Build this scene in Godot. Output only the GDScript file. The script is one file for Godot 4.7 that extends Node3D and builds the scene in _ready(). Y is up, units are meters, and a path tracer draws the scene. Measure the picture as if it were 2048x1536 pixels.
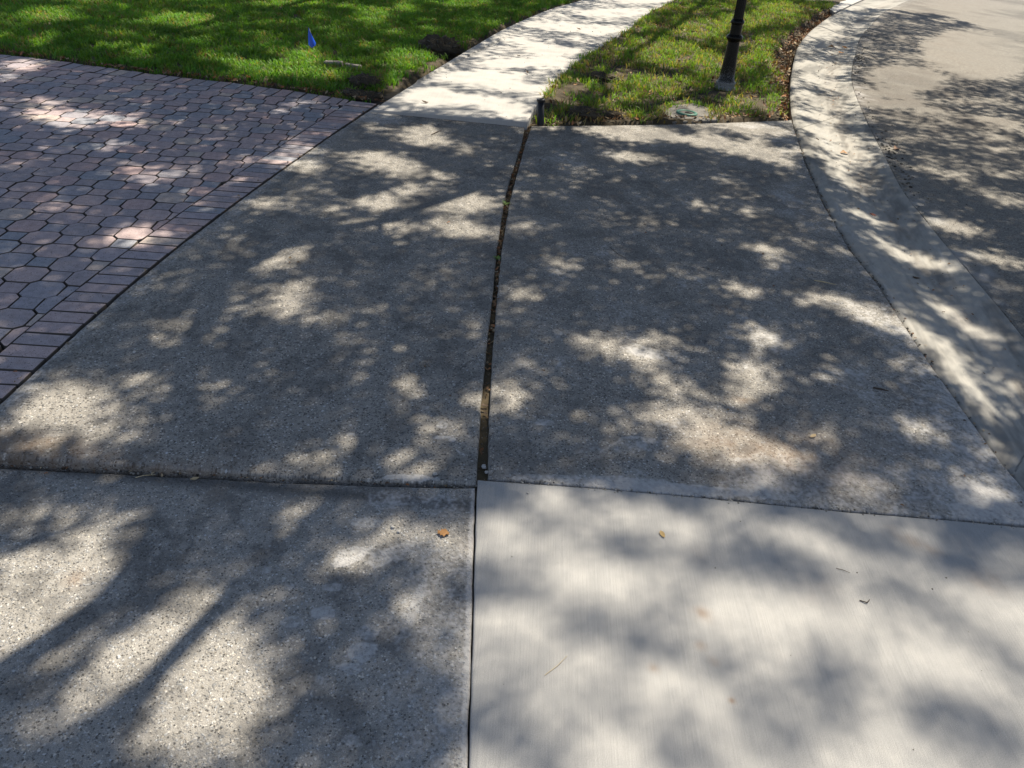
extends Node3D
# A residential driveway apron under live oaks. x runs to the right, «f» (forward) is -z, y is up; metres.

const BORDER := [-1.755, 0.900, -1.754, 1.600, -1.753, 2.100, -1.755, 2.600, -1.746, 3.000, -1.722, 3.470, -1.660, 4.180, -1.600, 4.750, -1.512, 5.520, -1.369, 6.668, -1.335, 6.900]
const LAWN_EDGE := [-5.662, 7.129, -4.802, 7.044, -4.251, 7.013, -3.723, 6.929, -3.263, 6.880, -2.649, 6.869, -1.970, 6.771, -1.588, 6.699, -1.358, 6.655]
const SLAB_A := [-1.355, 6.638, -0.954, 6.582, -0.529, 6.521, -0.109, 6.431, -0.113, 5.874, -0.147, 5.190, -0.163, 4.679, -0.153, 3.847, -0.132, 3.254, -0.123, 2.830, -0.109, 2.414, -0.092, 2.107, -0.082, 1.927, -0.345, 1.901, -0.709, 1.871, -1.119, 1.853, -1.584, 1.828, -1.750, 1.817, -1.748, 2.100, -1.750, 2.600, -1.741, 3.000, -1.717, 3.470, -1.655, 4.180, -1.595, 4.750, -1.507, 5.520]
const SLAB_B := [-0.056, 6.451, 0.518, 6.694, 1.100, 6.957, 1.731, 7.278, 2.382, 7.631, 2.119, 6.125, 1.989, 5.178, 1.916, 4.381, 1.918, 3.888, 1.886, 3.439, 1.862, 3.005, 1.851, 2.586, 1.846, 2.368, 1.853, 2.212, 1.852, 2.012, 1.552, 2.002, 1.161, 1.984, 0.676, 1.982, 0.325, 1.973, -0.048, 1.958, -0.059, 2.112, -0.077, 2.420, -0.097, 2.836, -0.111, 3.259, -0.129, 3.853, -0.129, 4.643, -0.110, 5.202, -0.086, 5.883]
const SLAB_C := [-2.600, 1.760, -2.069, 1.780, -1.575, 1.814, -1.113, 1.839, -0.705, 1.857, -0.342, 1.886, -0.084, 1.912, -0.070, 1.714, -0.047, 1.444, -0.030, 1.207, -0.011, 0.968, -0.001, 0.816, 0.006, 0.600, 0.030, -1.500, -2.600, -1.500]
const SLAB_D := [-0.081, 1.948, 0.325, 1.966, 0.675, 1.974, 1.159, 1.976, 1.548, 1.990, 1.842, 1.990, 1.842, -1.500, 0.040, -1.500, 0.006, 0.797, -0.008, 0.969, -0.026, 1.207, -0.043, 1.444, -0.065, 1.715]
const WALK_L := [-1.351, 6.379, -1.247, 7.053, -1.078, 8.058, -0.863, 9.379, -0.619, 10.821, -0.284, 12.358, 0.071, 13.710, 0.500, 14.991, 1.278, 17.836, 2.744, 22.849]
const WALK_R := [-0.091, 6.390, -0.010, 7.217, 0.143, 8.155, 0.334, 9.183, 0.663, 10.378, 1.076, 11.842, 1.546, 13.924, 1.932, 15.241, 2.328, 16.519, 3.329, 19.774, 5.232, 25.621]
const CURB_L := [1.852, -2.000, 1.844, 1.889, 1.855, 2.206, 1.849, 2.366, 1.855, 2.587, 1.866, 3.005, 1.891, 3.440, 1.927, 3.897, 1.925, 4.391, 2.003, 5.202, 2.131, 6.143, 2.398, 7.637, 2.688, 8.896, 3.026, 10.175, 3.505, 11.855, 3.902, 13.074, 4.486, 14.616, 5.286, 16.521, 5.880, 17.820, 7.354, 20.883, 9.769, 25.601]
const CURB_R := [2.380, -2.000, 2.413, 2.498, 2.482, 3.053, 2.517, 3.498, 2.554, 3.823, 2.575, 4.080, 2.592, 4.244, 2.632, 4.685, 2.689, 5.172, 2.772, 5.809, 2.977, 6.799, 3.289, 8.239, 3.658, 9.769, 3.970, 10.811, 4.307, 11.784, 4.570, 12.517, 5.251, 14.400, 5.930, 15.967, 6.943, 18.318, 8.127, 20.728, 9.846, 23.879, 12.817, 29.011]
const SUN_FLECKS := [-1.20, 1.33, 0.215, 0.159, 123, 1, -1.11, 1.48, 0.147, 0.089, 130, 0.95, -1.38, 1.65, 0.087, 0.052, 174, 0.8, -1.18, 1.66, 0.114, 0.056, 164, 0.7, -1.14, 1.16, 0.086, 0.068, 128, 0.9, -0.84, 1.21, 0.246, 0.099, 59, 1, -0.77, 1.38, 0.102, 0.076, 97, 1, -0.92, 1.07, 0.082, 0.072, -179, 0.95, -0.63, 1.11, 0.165, 0.142, 72, 0.95, -0.61, 1.23, 0.104, 0.084, 94, 0.9, -0.69, 0.97, 0.090, 0.077, -173, 0.9, -0.59, 0.97, 0.121, 0.070, 178, 0.85, -0.49, 1.18, 0.059, 0.035, 113, 0.7, -0.62, 1.70, 0.088, 0.060, 159, 0.85, -0.53, 1.82, 0.092, 0.052, -173, 0.6, -0.41, 1.56, 0.113, 0.078, -146, 0.8, -0.25, 1.69, 0.151, 0.063, 175, 0.85, -0.14, 1.66, 0.083, 0.074, 92, 0.8, -0.20, 1.44, 0.120, 0.056, 86, 0.8, -0.24, 1.38, 0.071, 0.047, 53, 0.6, -0.15, 1.28, 0.076, 0.046, -173, 0.35, -0.09, 1.27, 0.122, 0.038, 97, 0.35, -1.57, 2.12, 0.172, 0.156, 78, 0.95, -1.62, 1.99, 0.106, 0.073, 157, 0.9, -1.32, 1.96, 0.078, 0.073, 75, 0.95, -1.54, 1.95, 0.124, 0.080, 138, 0.7, -1.37, 2.33, 0.098, 0.044, 147, 0.8, -1.16, 2.25, 0.123, 0.049, 152, 0.8, -0.68, 1.94, 0.110, 0.065, -163, 0.95, -1.40, 2.69, 0.134, 0.108, 139, 0.35, -1.04, 3.05, 0.233, 0.095, 91, 0.75, -0.83, 2.93, 0.100, 0.061, 77, 0.7, -1.21, 3.48, 0.188, 0.132, 60, 0.55, -0.40, 2.46, 0.096, 0.078, 136, 0.8, -0.25, 2.23, 0.101, 0.065, 166, 0.7, -0.15, 2.41, 0.101, 0.057, 93, 0.6, -0.01, 2.45, 0.134, 0.077, 102, 0.9, -0.31, 2.00, 0.079, 0.063, 154, 0.8, -0.52, 2.09, 0.085, 0.056, -172, 0.5, -0.87, 6.04, 0.155, 0.126, 174, 0.85, -0.87, 5.76, 0.223, 0.181, 174, 0.95, -0.52, 5.66, 0.142, 0.065, 123, 0.8, -0.54, 5.55, 0.092, 0.067, 119, 0.6, -1.01, 5.13, 0.283, 0.196, 137, 1, -0.61, 4.98, 0.130, 0.093, 116, 0.95, -0.83, 4.79, 0.088, 0.068, 87, 0.85, -0.77, 4.62, 0.177, 0.092, 57, 0.85, -0.91, 4.35, 0.151, 0.128, 160, 1, -0.65, 4.38, 0.096, 0.084, 62, 0.95, -0.40, 4.52, 0.225, 0.180, -140, 0.95, -0.82, 4.03, 0.221, 0.101, -179, 0.75, -0.38, 4.11, 0.209, 0.141, 156, 0.8, -0.02, 4.21, 0.112, 0.083, 73, 0.5, -0.06, 4.76, 0.131, 0.069, 124, 0.6, -0.05, 5.17, 0.102, 0.071, 73, 0.6, -0.27, 5.34, 0.104, 0.065, -151, 0.6, 0.12, 4.86, 0.098, 0.065, 128, 0.6, 0.31, 5.40, 0.136, 0.067, 122, 0.7, 0.67, 5.86, 0.213, 0.106, -151, 0.8, 0.26, 6.51, 0.107, 0.068, -138, 0.6, 0.67, 6.48, 0.297, 0.215, 152, 0.8, 0.19, 3.77, 0.100, 0.066, 144, 0.75, 0.52, 3.83, 0.090, 0.063, 143, 0.75, 0.05, 3.38, 0.096, 0.062, 125, 0.7, -0.08, 3.36, 0.057, 0.047, 68, 0.5, -0.22, 2.98, 0.091, 0.060, 114, 0.6, -0.05, 3.07, 0.050, 0.043, 59, 0.5, 0.31, 2.94, 0.098, 0.089, 161, 0.65, 0.10, 3.00, 0.069, 0.049, -157, 0.5, -1.47, 4.88, 0.183, 0.119, 103, 0.95, -1.42, 5.21, 0.121, 0.075, 147, 0.6, -1.27, 6.38, 0.127, 0.086, 90, 0.6, -1.28, 5.97, 0.127, 0.083, 127, 0.7, -1.14, 4.17, 0.086, 0.067, 101, 0.95, -1.55, 4.17, 0.127, 0.084, 82, 0.95, -1.42, 4.16, 0.061, 0.038, 146, 0.7, -1.62, 3.80, 0.069, 0.028, 96, 0.5, -1.52, 3.66, 0.088, 0.049, 156, 0.6, -1.64, 3.43, 0.087, 0.038, 99, 0.6, 0.28, 6.50, 0.100, 0.059, 75, 0.6, 0.90, 6.66, 0.292, 0.130, -151, 0.8, 1.93, 7.13, 0.372, 0.215, -167, 0.9, 1.62, 6.43, 0.440, 0.255, 161, 0.75, 0.71, 5.86, 0.211, 0.144, -169, 0.8, 0.98, 5.87, 0.078, 0.049, 55, 0.6, 1.89, 6.18, 0.211, 0.136, 129, 0.6, 1.00, 5.57, 0.083, 0.058, 108, 0.5, 1.13, 4.90, 0.152, 0.086, 144, 0.7, 1.42, 4.89, 0.092, 0.069, 73, 0.7, 1.25, 5.50, 0.067, 0.039, 61, 0.5, 1.20, 4.49, 0.090, 0.041, 72, 0.7, 1.37, 4.26, 0.144, 0.103, 143, 0.7, 1.35, 4.07, 0.087, 0.052, 95, 0.8, 1.65, 4.44, 0.093, 0.061, 146, 0.5, 1.85, 4.36, 0.089, 0.064, 101, 0.7, 1.12, 3.65, 0.114, 0.101, -172, 0.9, 1.63, 3.63, 0.193, 0.104, 166, 0.95, 1.72, 3.46, 0.164, 0.084, 139, 0.95, 1.45, 3.64, 0.146, 0.065, -159, 0.7, 1.12, 3.17, 0.122, 0.093, 155, 0.8, 1.48, 3.01, 0.096, 0.043, 174, 0.5, 0.99, 2.82, 0.138, 0.117, 100, 0.85, 1.34, 2.89, 0.094, 0.060, 61, 0.5, 1.72, 3.04, 0.097, 0.068, 47, 0.7, 2.28, 5.12, 0.193, 0.112, 143, 0.85, 2.85, 5.09, 0.213, 0.163, 164, 0.9, 2.20, 4.63, 0.226, 0.078, 92, 0.85, 2.40, 4.47, 0.206, 0.140, 147, 0.95, 2.87, 4.57, 0.193, 0.118, 164, 0.9, 3.54, 5.74, 0.182, 0.074, -149, 0.8, 2.24, 3.79, 0.148, 0.095, 86, 0.85, 2.34, 3.55, 0.131, 0.112, 102, 0.85, 2.75, 4.13, 0.097, 0.069, -169, 0.8, 1.93, 3.36, 0.264, 0.115, 116, 0.95, 1.97, 2.99, 0.186, 0.095, 93, 0.95, 1.97, 2.76, 0.130, 0.065, 69, 0.8, 2.23, 3.02, 0.135, 0.048, 56, 0.6]
const SUN_FLECKS_FAR := [1.17, 2.42, 0.080, 0.064, -151, 0.8, 1.61, 2.52, 0.096, 0.089, 150, 0.9, 1.84, 2.43, 0.105, 0.062, 67, 0.85, 0.94, 2.26, 0.160, 0.094, 178, 0.85, 0.83, 2.09, 0.101, 0.056, 177, 0.65, 1.26, 2.15, 0.130, 0.062, 166, 0.7, 1.69, 2.20, 0.122, 0.086, 136, 0.6, 0.92, 2.64, 0.131, 0.088, 50, 0.7, 0.47, 2.89, 0.192, 0.096, 171, 0.8, 0.66, 3.04, 0.132, 0.071, 172, 0.6, 0.64, 2.66, 0.145, 0.095, 144, 0.6, 0.72, 2.40, 0.238, 0.103, 163, 0.65, 0.51, 2.87, 0.088, 0.076, 138, 0.9, 0.46, 2.37, 0.083, 0.074, 70, 0.7, 0.54, 2.72, 0.120, 0.051, 81, 0.7, 0.68, 2.24, 0.141, 0.077, 175, 0.8, -0.79, 6.96, 0.482, 0.215, -166, 0.9, -0.34, 6.79, 0.267, 0.198, 157, 0.95, -1.04, 7.14, 0.243, 0.172, -136, 0.8, -0.62, 7.98, 0.549, 0.307, -143, 0.9, -0.05, 9.05, 0.529, 0.285, -138, 0.95, 0.11, 9.75, 0.441, 0.235, -135, 0.8, -0.16, 7.64, 0.285, 0.168, -174, 0.8, 0.37, 11.84, 0.769, 0.424, -152, 0.7, -0.27, 10.22, 0.478, 0.191, 152, 0.6, 1.06, 13.88, 0.881, 0.402, 55, 0.6, 1.65, 16.01, 0.938, 0.386, 56, 0.7, -0.58, 8.77, 0.235, 0.147, 73, 0.7, -4.44, 6.73, 0.235, 0.165, 123, 0.9, -4.29, 6.77, 0.079, 0.074, 137, 0.8, -4.26, 6.30, 0.124, 0.103, 132, 0.8, -3.66, 5.74, 0.190, 0.100, 171, 0.9, -3.38, 5.37, 0.317, 0.166, 151, 1, -3.01, 5.48, 0.264, 0.116, 155, 0.65, -2.97, 5.69, 0.084, 0.050, 116, 0.6, -2.82, 4.83, 0.091, 0.060, 152, 0.9, -2.73, 4.84, 0.077, 0.049, 86, 0.9, -2.76, 4.97, 0.102, 0.049, 153, 0.6, -2.51, 4.57, 0.100, 0.043, 96, 0.6, -2.44, 4.44, 0.119, 0.064, 144, 0.5, -2.28, 4.35, 0.115, 0.063, 145, 0.6, -2.05, 3.58, 0.099, 0.075, 93, 0.75, -1.97, 3.58, 0.133, 0.080, 120, 0.95, -2.12, 3.42, 0.070, 0.053, 62, 0.85, -1.96, 3.46, 0.066, 0.053, 141, 0.9, -2.47, 3.31, 0.124, 0.031, 122, 0.85, -2.38, 3.15, 0.070, 0.029, 125, 0.7, -2.12, 3.19, 0.062, 0.047, 148, 0.5, -1.88, 3.54, 0.065, 0.045, 123, 0.7, -2.02, 6.13, 0.092, 0.081, 83, 0.85, -2.31, 6.08, 0.090, 0.052, 107, 0.7, -2.02, 6.37, 0.080, 0.063, -144, 0.6, -1.86, 5.86, 0.056, 0.050, 84, 0.5, -1.57, 5.67, 0.074, 0.050, 173, 0.7, -1.69, 5.47, 0.051, 0.047, 69, 0.5, -1.65, 5.25, 0.143, 0.084, 148, 0.95, -1.68, 5.04, 0.123, 0.076, 142, 0.95, -1.91, 4.87, 0.103, 0.055, 109, 0.85, -1.68, 4.86, 0.112, 0.059, 155, 0.5, -1.92, 4.92, 0.068, 0.053, -161, 0.7, -1.83, 4.90, 0.062, 0.037, 108, 0.8, -2.05, 4.77, 0.051, 0.045, 119, 0.6, -2.18, 4.63, 0.053, 0.048, 176, 0.6, -2.04, 4.64, 0.082, 0.067, -168, 0.5, -2.16, 4.50, 0.096, 0.065, 161, 0.6, -2.01, 4.26, 0.049, 0.042, -177, 0.6, -1.92, 4.23, 0.052, 0.047, 144, 0.5, -1.81, 3.65, 0.103, 0.049, 175, 0.6, -5.44, 8.88, 0.473, 0.283, 115, 0.8, -5.57, 10.19, 0.318, 0.163, 112, 0.8, -4.16, 9.40, 0.548, 0.356, 126, 0.85, -4.66, 10.99, 0.296, 0.216, 76, 0.7, -4.77, 7.53, 0.236, 0.122, 119, 0.7, -4.01, 8.35, 0.215, 0.094, 112, 0.7, -2.43, 8.06, 0.530, 0.215, 103, 0.9, -2.95, 7.57, 0.223, 0.175, 96, 0.75, -2.39, 7.45, 0.509, 0.303, 176, 0.9, -3.55, 11.47, 0.560, 0.373, 66, 0.7, -2.46, 9.59, 0.490, 0.169, 101, 0.4, -2.37, 11.11, 0.847, 0.258, 99, 0.6, -2.07, 12.09, 0.410, 0.202, 88, 0.7, -1.83, 9.99, 0.348, 0.118, 97, 0.6, -1.42, 8.46, 0.526, 0.300, 89, 0.65, -1.31, 7.42, 0.163, 0.068, 96, 0.7, -0.81, 11.50, 0.361, 0.133, 89, 0.5, -1.39, 13.08, 0.557, 0.308, 66, 0.5, 1.48, 10.35, 0.952, 0.356, 76, 0.85, 1.30, 11.16, 0.658, 0.253, 76, 0.8, 2.34, 13.14, 1.216, 0.429, 72, 0.65, 2.01, 10.15, 0.731, 0.234, 75, 0.75, 2.97, 11.75, 1.177, 0.203, 76, 0.7, 1.31, 8.80, 0.527, 0.289, 50, 0.75, 0.80, 7.76, 0.362, 0.207, -136, 0.5, 1.16, 7.51, 0.312, 0.092, 80, 0.8, 1.97, 8.06, 0.328, 0.169, 58, 1, 2.92, 10.63, 0.981, 0.155, 75, 0.95, 2.36, 8.44, 0.333, 0.141, 66, 0.5, 3.51, 15.06, 1.208, 0.394, 69, 0.7, 4.55, 17.18, 1.506, 0.367, 71, 0.85, 0.75, 8.53, 0.302, 0.177, 59, 0.75, 4.64, 14.66, 1.481, 0.279, 62, 0.9, 7.32, 14.51, 3.401, 0.835, 62, 0.95, 4.69, 10.89, 1.099, 0.471, 61, 0.85, 3.89, 9.37, 0.589, 0.420, 59, 0.75, 3.60, 10.99, 0.573, 0.306, 53, 0.85, 3.34, 10.06, 0.379, 0.330, 108, 0.7, 3.00, 8.84, 0.401, 0.283, 77, 0.8, 2.76, 8.02, 0.244, 0.209, -168, 0.6, 2.67, 7.35, 0.317, 0.239, 137, 0.8, 2.65, 6.85, 0.286, 0.221, 164, 0.85, 2.39, 6.42, 0.263, 0.133, 108, 0.8, 2.37, 5.96, 0.253, 0.145, 100, 0.75, 4.14, 8.99, 0.304, 0.244, 154, 0.7, 4.78, 8.70, 0.268, 0.237, 52, 0.7, 4.16, 8.45, 0.177, 0.074, -135, 0.6, 4.47, 7.95, 0.217, 0.125, -146, 0.7, 4.31, 7.45, 0.160, 0.103, 57, 0.7, 3.41, 6.40, 0.162, 0.124, 113, 0.7, 3.88, 6.51, 0.127, 0.069, 84, 0.7, 3.47, 5.91, 0.111, 0.091, 87, 0.7, 3.62, 5.82, 0.161, 0.069, -135, 0.8, 10.46, 20.57, 1.112, 0.414, 45, 0.7, 6.76, 19.39, 0.890, 0.262, 59, 0.6, 12.51, 24.04, 1.132, 0.254, 49, 0.5]
const SHADE_FLECKS := [0.14, 1.86, 0.143, 0.053, 136, 0.6, 0.44, 1.67, 0.109, 0.047, 167, 0.75, 0.15, 1.78, 0.123, 0.038, 147, 0.55, 0.04, 1.47, 0.070, 0.048, -168, 0.65, 0.69, 1.87, 0.119, 0.045, 123, 0.5, 0.85, 1.71, 0.142, 0.037, 178, 0.65, 1.14, 1.88, 0.125, 0.058, 135, 0.7, 1.05, 1.70, 0.087, 0.026, 175, 0.5, 0.47, 1.57, 0.080, 0.056, 69, 0.4, 0.43, 1.37, 0.083, 0.046, 162, 0.6, 0.34, 1.30, 0.055, 0.044, -150, 0.4, 0.71, 1.27, 0.076, 0.050, 158, 0.55, 0.66, 1.17, 0.055, 0.046, 126, 0.4, 0.96, 1.25, 0.098, 0.077, 153, 0.5, 1.37, 1.83, 0.085, 0.065, 169, 0.6, 1.62, 1.94, 0.111, 0.055, 170, 0.7, 1.40, 1.44, 0.101, 0.075, -173, 0.5, 0.06, 1.23, 0.077, 0.072, -144, 0.45, 0.09, 1.05, 0.093, 0.074, -168, 0.5, 1.10, 1.20, 0.096, 0.066, 164, 0.5, 0.71, 1.09, 0.062, 0.059, 124, 0.4, 0.27, 1.18, 0.072, 0.043, 164, 0.3, 1.01, 9.32, 0.394, 0.264, -167, 0.95, 0.24, 1.96, 0.198, 0.036, -178, 0.5]
const CEMENT_C := [-0.44, 1.36, 0.033, 0.023, 179, 0.8, -0.51, 1.32, 0.032, 0.019, -178, 0.6, -0.31, 1.25, 0.040, 0.033, -140, 0.8, -0.33, 1.20, 0.037, 0.020, -175, 0.6, -0.31, 1.31, 0.039, 0.032, 177, 0.5, -0.43, 1.45, 0.030, 0.018, -176, 0.6, -0.63, 1.49, 0.017, 0.014, 158, 0.5, -0.55, 1.44, 0.017, 0.014, 163, 0.5, -0.40, 1.71, 0.052, 0.026, -172, 0.6, -0.30, 1.59, 0.089, 0.038, -142, 0.6, -0.41, 1.57, 0.065, 0.035, -140, 0.7, -0.20, 1.42, 0.100, 0.017, 83, 0.7, -0.06, 1.09, 0.142, 0.065, 97, 0.45, -0.14, 1.22, 0.116, 0.074, 99, 0.3, -0.34, 1.20, 0.031, 0.017, -176, 0.5, -0.20, 1.35, 0.098, 0.091, 113, 0.35, -0.35, 1.82, 0.094, 0.047, -171, 0.5, -0.19, 1.82, 0.094, 0.070, -170, 0.4, -0.18, 1.56, 0.116, 0.100, 99, 0.4, -0.11, 1.44, 0.140, 0.055, 96, 0.4, -0.28, 1.01, 0.023, 0.017, 177, 0.5, -0.22, 1.14, 0.024, 0.022, 168, 0.4, -0.39, 1.16, 0.017, 0.014, 170, 0.5]
const CEMENT_A := [-0.28, 1.93, 0.073, 0.018, -175, 0.9, -0.36, 1.92, 0.032, 0.013, -171, 0.8, -0.24, 2.23, 0.022, 0.021, 45, 0.7, -0.23, 2.16, 0.039, 0.015, -169, 0.6, -0.19, 2.15, 0.015, 0.014, 67, 0.7, -0.31, 2.33, 0.017, 0.016, -148, 0.5, -0.15, 2.08, 0.024, 0.009, 140, 0.6, -0.54, 2.12, 0.018, 0.017, 139, 0.4, -1.26, 6.24, 0.242, 0.205, 163, 0.5, -1.48, 5.25, 0.394, 0.085, 96, 0.4, -1.63, 4.03, 0.344, 0.056, 92, 0.4, -1.69, 3.10, 0.283, 0.050, 88, 0.3]
const CEMENT_B := [1.79, 5.17, 0.462, 0.153, 81, 0.35, 1.20, 2.12, 0.514, 0.172, 178, 0.45, 1.75, 3.46, 0.258, 0.150, 137, 0.35, 0.46, 2.24, 0.113, 0.053, -166, 0.4, 0.13, 2.31, 0.034, 0.022, -164, 0.6, 0.30, 2.17, 0.074, 0.055, -155, 0.3, 0.41, 2.21, 0.038, 0.028, -153, 0.5, 0.11, 5.45, 0.317, 0.211, -143, 0.25, 1.19, 3.10, 0.139, 0.119, -156, 0.35, 1.43, 2.85, 0.179, 0.137, 165, 0.35, 1.60, 2.45, 0.204, 0.155, 151, 0.4, 1.66, 2.11, 0.177, 0.110, -168, 0.6, 0.58, 2.01, 0.509, 0.031, -177, 0.7, 0.24, 2.01, 0.272, 0.021, -173, 0.6, 0.92, 2.08, 0.208, 0.054, -177, 0.5, 0.58, 2.91, 0.150, 0.053, 171, 0.4, 2.06, 7.32, 0.339, 0.126, -151, 0.4, 2.08, 6.83, 0.367, 0.122, 77, 0.3]
const SHADE_STROKES := [-0.029, 1.918, 0.097, 1.841, 0.045, 0.62, 0.097, 1.841, 0.239, 1.770, 0.044, 0.62, 0.239, 1.770, 0.375, 1.714, 0.044, 0.62, 0.375, 1.714, 0.508, 1.675, 0.043, 0.62, 0.508, 1.675, 0.674, 1.677, 0.041, 0.62, 0.674, 1.677, 0.827, 1.690, 0.040, 0.62, 0.827, 1.690, 0.916, 1.684, 0.042, 0.62, 0.916, 1.684, 1.005, 1.678, 0.042, 0.62, 1.005, 1.678, 1.103, 1.657, 0.044, 0.62, 1.103, 1.657, 1.199, 1.636, 0.044, 0.62, 1.199, 1.636, 1.275, 1.603, 0.045, 0.62, 1.275, 1.603, 1.349, 1.572, 0.045, 0.62, 0.274, 1.940, 0.373, 1.937, 0.054, 0.55, 0.373, 1.937, 0.471, 1.933, 0.054, 0.55, 0.471, 1.933, 0.650, 1.917, 0.055, 0.55, 0.650, 1.917, 0.722, 1.864, 0.054, 0.55, 0.722, 1.864, 0.786, 1.783, 0.050, 0.55, 0.786, 1.783, 0.865, 1.724, 0.051, 0.55, 0.825, 1.975, 0.983, 1.943, 0.058, 0.62, 0.983, 1.943, 1.130, 1.884, 0.059, 0.62, 1.130, 1.884, 1.271, 1.831, 0.057, 0.62, 1.271, 1.831, 1.411, 1.786, 0.056, 0.62, 1.411, 1.786, 1.531, 1.776, 0.051, 0.62, 1.531, 1.776, 1.651, 1.766, 0.051, 0.62, 1.369, 1.959, 1.527, 1.942, 0.063, 0.65, 1.527, 1.942, 1.628, 1.930, 0.062, 0.65, 1.628, 1.930, 1.729, 1.918, 0.062, 0.65, -0.037, 1.556, 0.067, 1.486, 0.042, 0.60, 0.067, 1.486, 0.193, 1.432, 0.042, 0.60, 0.193, 1.432, 0.341, 1.388, 0.041, 0.60, 0.341, 1.388, 0.446, 1.359, 0.040, 0.60, 0.446, 1.359, 0.559, 1.314, 0.040, 0.60, 0.559, 1.314, 0.681, 1.273, 0.039, 0.60, 0.681, 1.273, 0.800, 1.239, 0.038, 0.60, 0.800, 1.239, 0.872, 1.226, 0.037, 0.60, 0.872, 1.226, 0.943, 1.214, 0.037, 0.60, 0.943, 1.214, 1.023, 1.192, 0.037, 0.60, 1.023, 1.192, 1.101, 1.170, 0.037, 0.60, 1.101, 1.170, 1.173, 1.139, 0.038, 0.60, 1.173, 1.139, 1.243, 1.109, 0.038, 0.60, -0.026, 1.297, 0.068, 1.233, 0.040, 0.50, 0.068, 1.233, 0.182, 1.182, 0.040, 0.50, 0.182, 1.182, 0.316, 1.149, 0.039, 0.50, 0.316, 1.149, 0.380, 1.123, 0.039, 0.50, 0.380, 1.123, 0.443, 1.098, 0.038, 0.50, 0.443, 1.098, 0.538, 1.027, 0.038, 0.50, 0.594, 1.288, 0.669, 1.217, 0.042, 0.50, 0.669, 1.217, 0.725, 1.135, 0.040, 0.50, 0.725, 1.135, 0.760, 1.039, 0.037, 0.50, 0.881, 1.345, 0.994, 1.291, 0.050, 0.50, 0.994, 1.291, 1.103, 1.239, 0.049, 0.50, 1.103, 1.239, 1.173, 1.226, 0.044, 0.50, 1.173, 1.226, 1.243, 1.213, 0.044, 0.50, 1.243, 1.213, 1.353, 1.185, 0.045, 0.50, 1.153, 1.511, 1.275, 1.466, 0.061, 0.50, 1.275, 1.466, 1.365, 1.420, 0.062, 0.50, 1.365, 1.420, 1.459, 1.391, 0.057, 0.50, 0.510, 1.691, 0.540, 1.577, 0.038, 0.45, 0.540, 1.577, 0.483, 1.452, 0.031, 0.45, 0.483, 1.452, 0.420, 1.360, 0.030, 0.45, -0.020, 1.111, 0.067, 1.050, 0.050, 0.55, 0.067, 1.050, 0.150, 0.975, 0.048, 0.55, 0.859, 1.699, 0.942, 1.565, 0.042, 0.30, 0.942, 1.565, 1.006, 1.492, 0.041, 0.30, 1.006, 1.492, 1.112, 1.438, 0.040, 0.30, 0.083, 1.781, 0.075, 1.630, 0.031, 0.35, 0.075, 1.630, 0.053, 1.493, 0.030, 0.35, 0.598, 9.339, 1.013, 9.324, 0.236, 0.97, 1.013, 9.324, 1.426, 9.252, 0.235, 0.97]

var rng := RandomNumberGenerator.new()
var to_sun := Vector3.UP
var lin2byte := PackedByteArray()

# ---------------------------------------------------------------- small helpers

func srgb(r: float, g: float, b: float) -> Color:
	return Color(r, g, b).linear_to_srgb()

func pairs(a: Array) -> PackedVector2Array:      # flat x, f list -> points in the xz plane
	var p := PackedVector2Array()
	for i in range(0, a.size(), 2):
		p.append(Vector2(a[i], -a[i + 1]))
	return p

func put(called: String, mesh: Mesh, m: Material, parent: Node = self) -> MeshInstance3D:
	var o := MeshInstance3D.new()
	o.name = called
	o.mesh = mesh
	o.material_override = m
	parent.add_child(o, true)
	return o

func put_two(called: String, mesh: ArrayMesh, m: Array, parent: Node) -> MeshInstance3D:
	var o := put(called, mesh, null, parent)
	for k in mini(2, mesh.get_surface_count()):
		o.set_surface_override_material(k, m[k])
	return o

func tag(o: Node, label: String, category := "", group := "", kind := "") -> Node:
	o.set_meta("label", label)
	if category: o.set_meta("category", category)
	if group: o.set_meta("group", group)
	if kind: o.set_meta("kind", kind)
	return o

func thing(called: String, at: Vector3, label: String, category: String, group := "") -> Node3D:
	var o := Node3D.new()
	o.name = called
	o.position = at
	add_child(o, true)
	tag(o, label, category, group)
	return o

func copies(called: String, mesh: Mesh, m: Material, where: Array, tints: Array, parent: Node = self) -> MultiMeshInstance3D:
	var mm := MultiMesh.new()
	mm.transform_format = MultiMesh.TRANSFORM_3D
	mm.use_colors = tints.size() > 0
	mm.mesh = mesh
	mm.instance_count = where.size()
	for i in where.size():
		mm.set_instance_transform(i, where[i])
		if tints.size() > 0:
			mm.set_instance_color(i, tints[i])
	var o := MultiMeshInstance3D.new()
	o.name = called
	o.multimesh = mm
	o.material_override = m
	o.set_meta("kind", "stuff")
	parent.add_child(o, true)
	return o

func face(st: SurfaceTool, p: Array, n: Array, uv: Array = [], uv2: Array = []) -> void:   # one triangle, turned so that its front agrees with its normals
	var order := [0, 1, 2]
	var g: Vector3 = (p[0] - p[2]).cross(p[0] - p[1])
	if g.dot(n[0] + n[1] + n[2]) < 0.0:
		order = [0, 2, 1]
	for k in order:
		st.set_normal(n[k])
		if uv.size(): st.set_uv(uv[k])
		if uv2.size(): st.set_uv2(uv2[k])
		st.add_vertex(p[k])

func begin() -> SurfaceTool:
	var st := SurfaceTool.new()
	st.begin(Mesh.PRIMITIVE_TRIANGLES)
	return st

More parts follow.
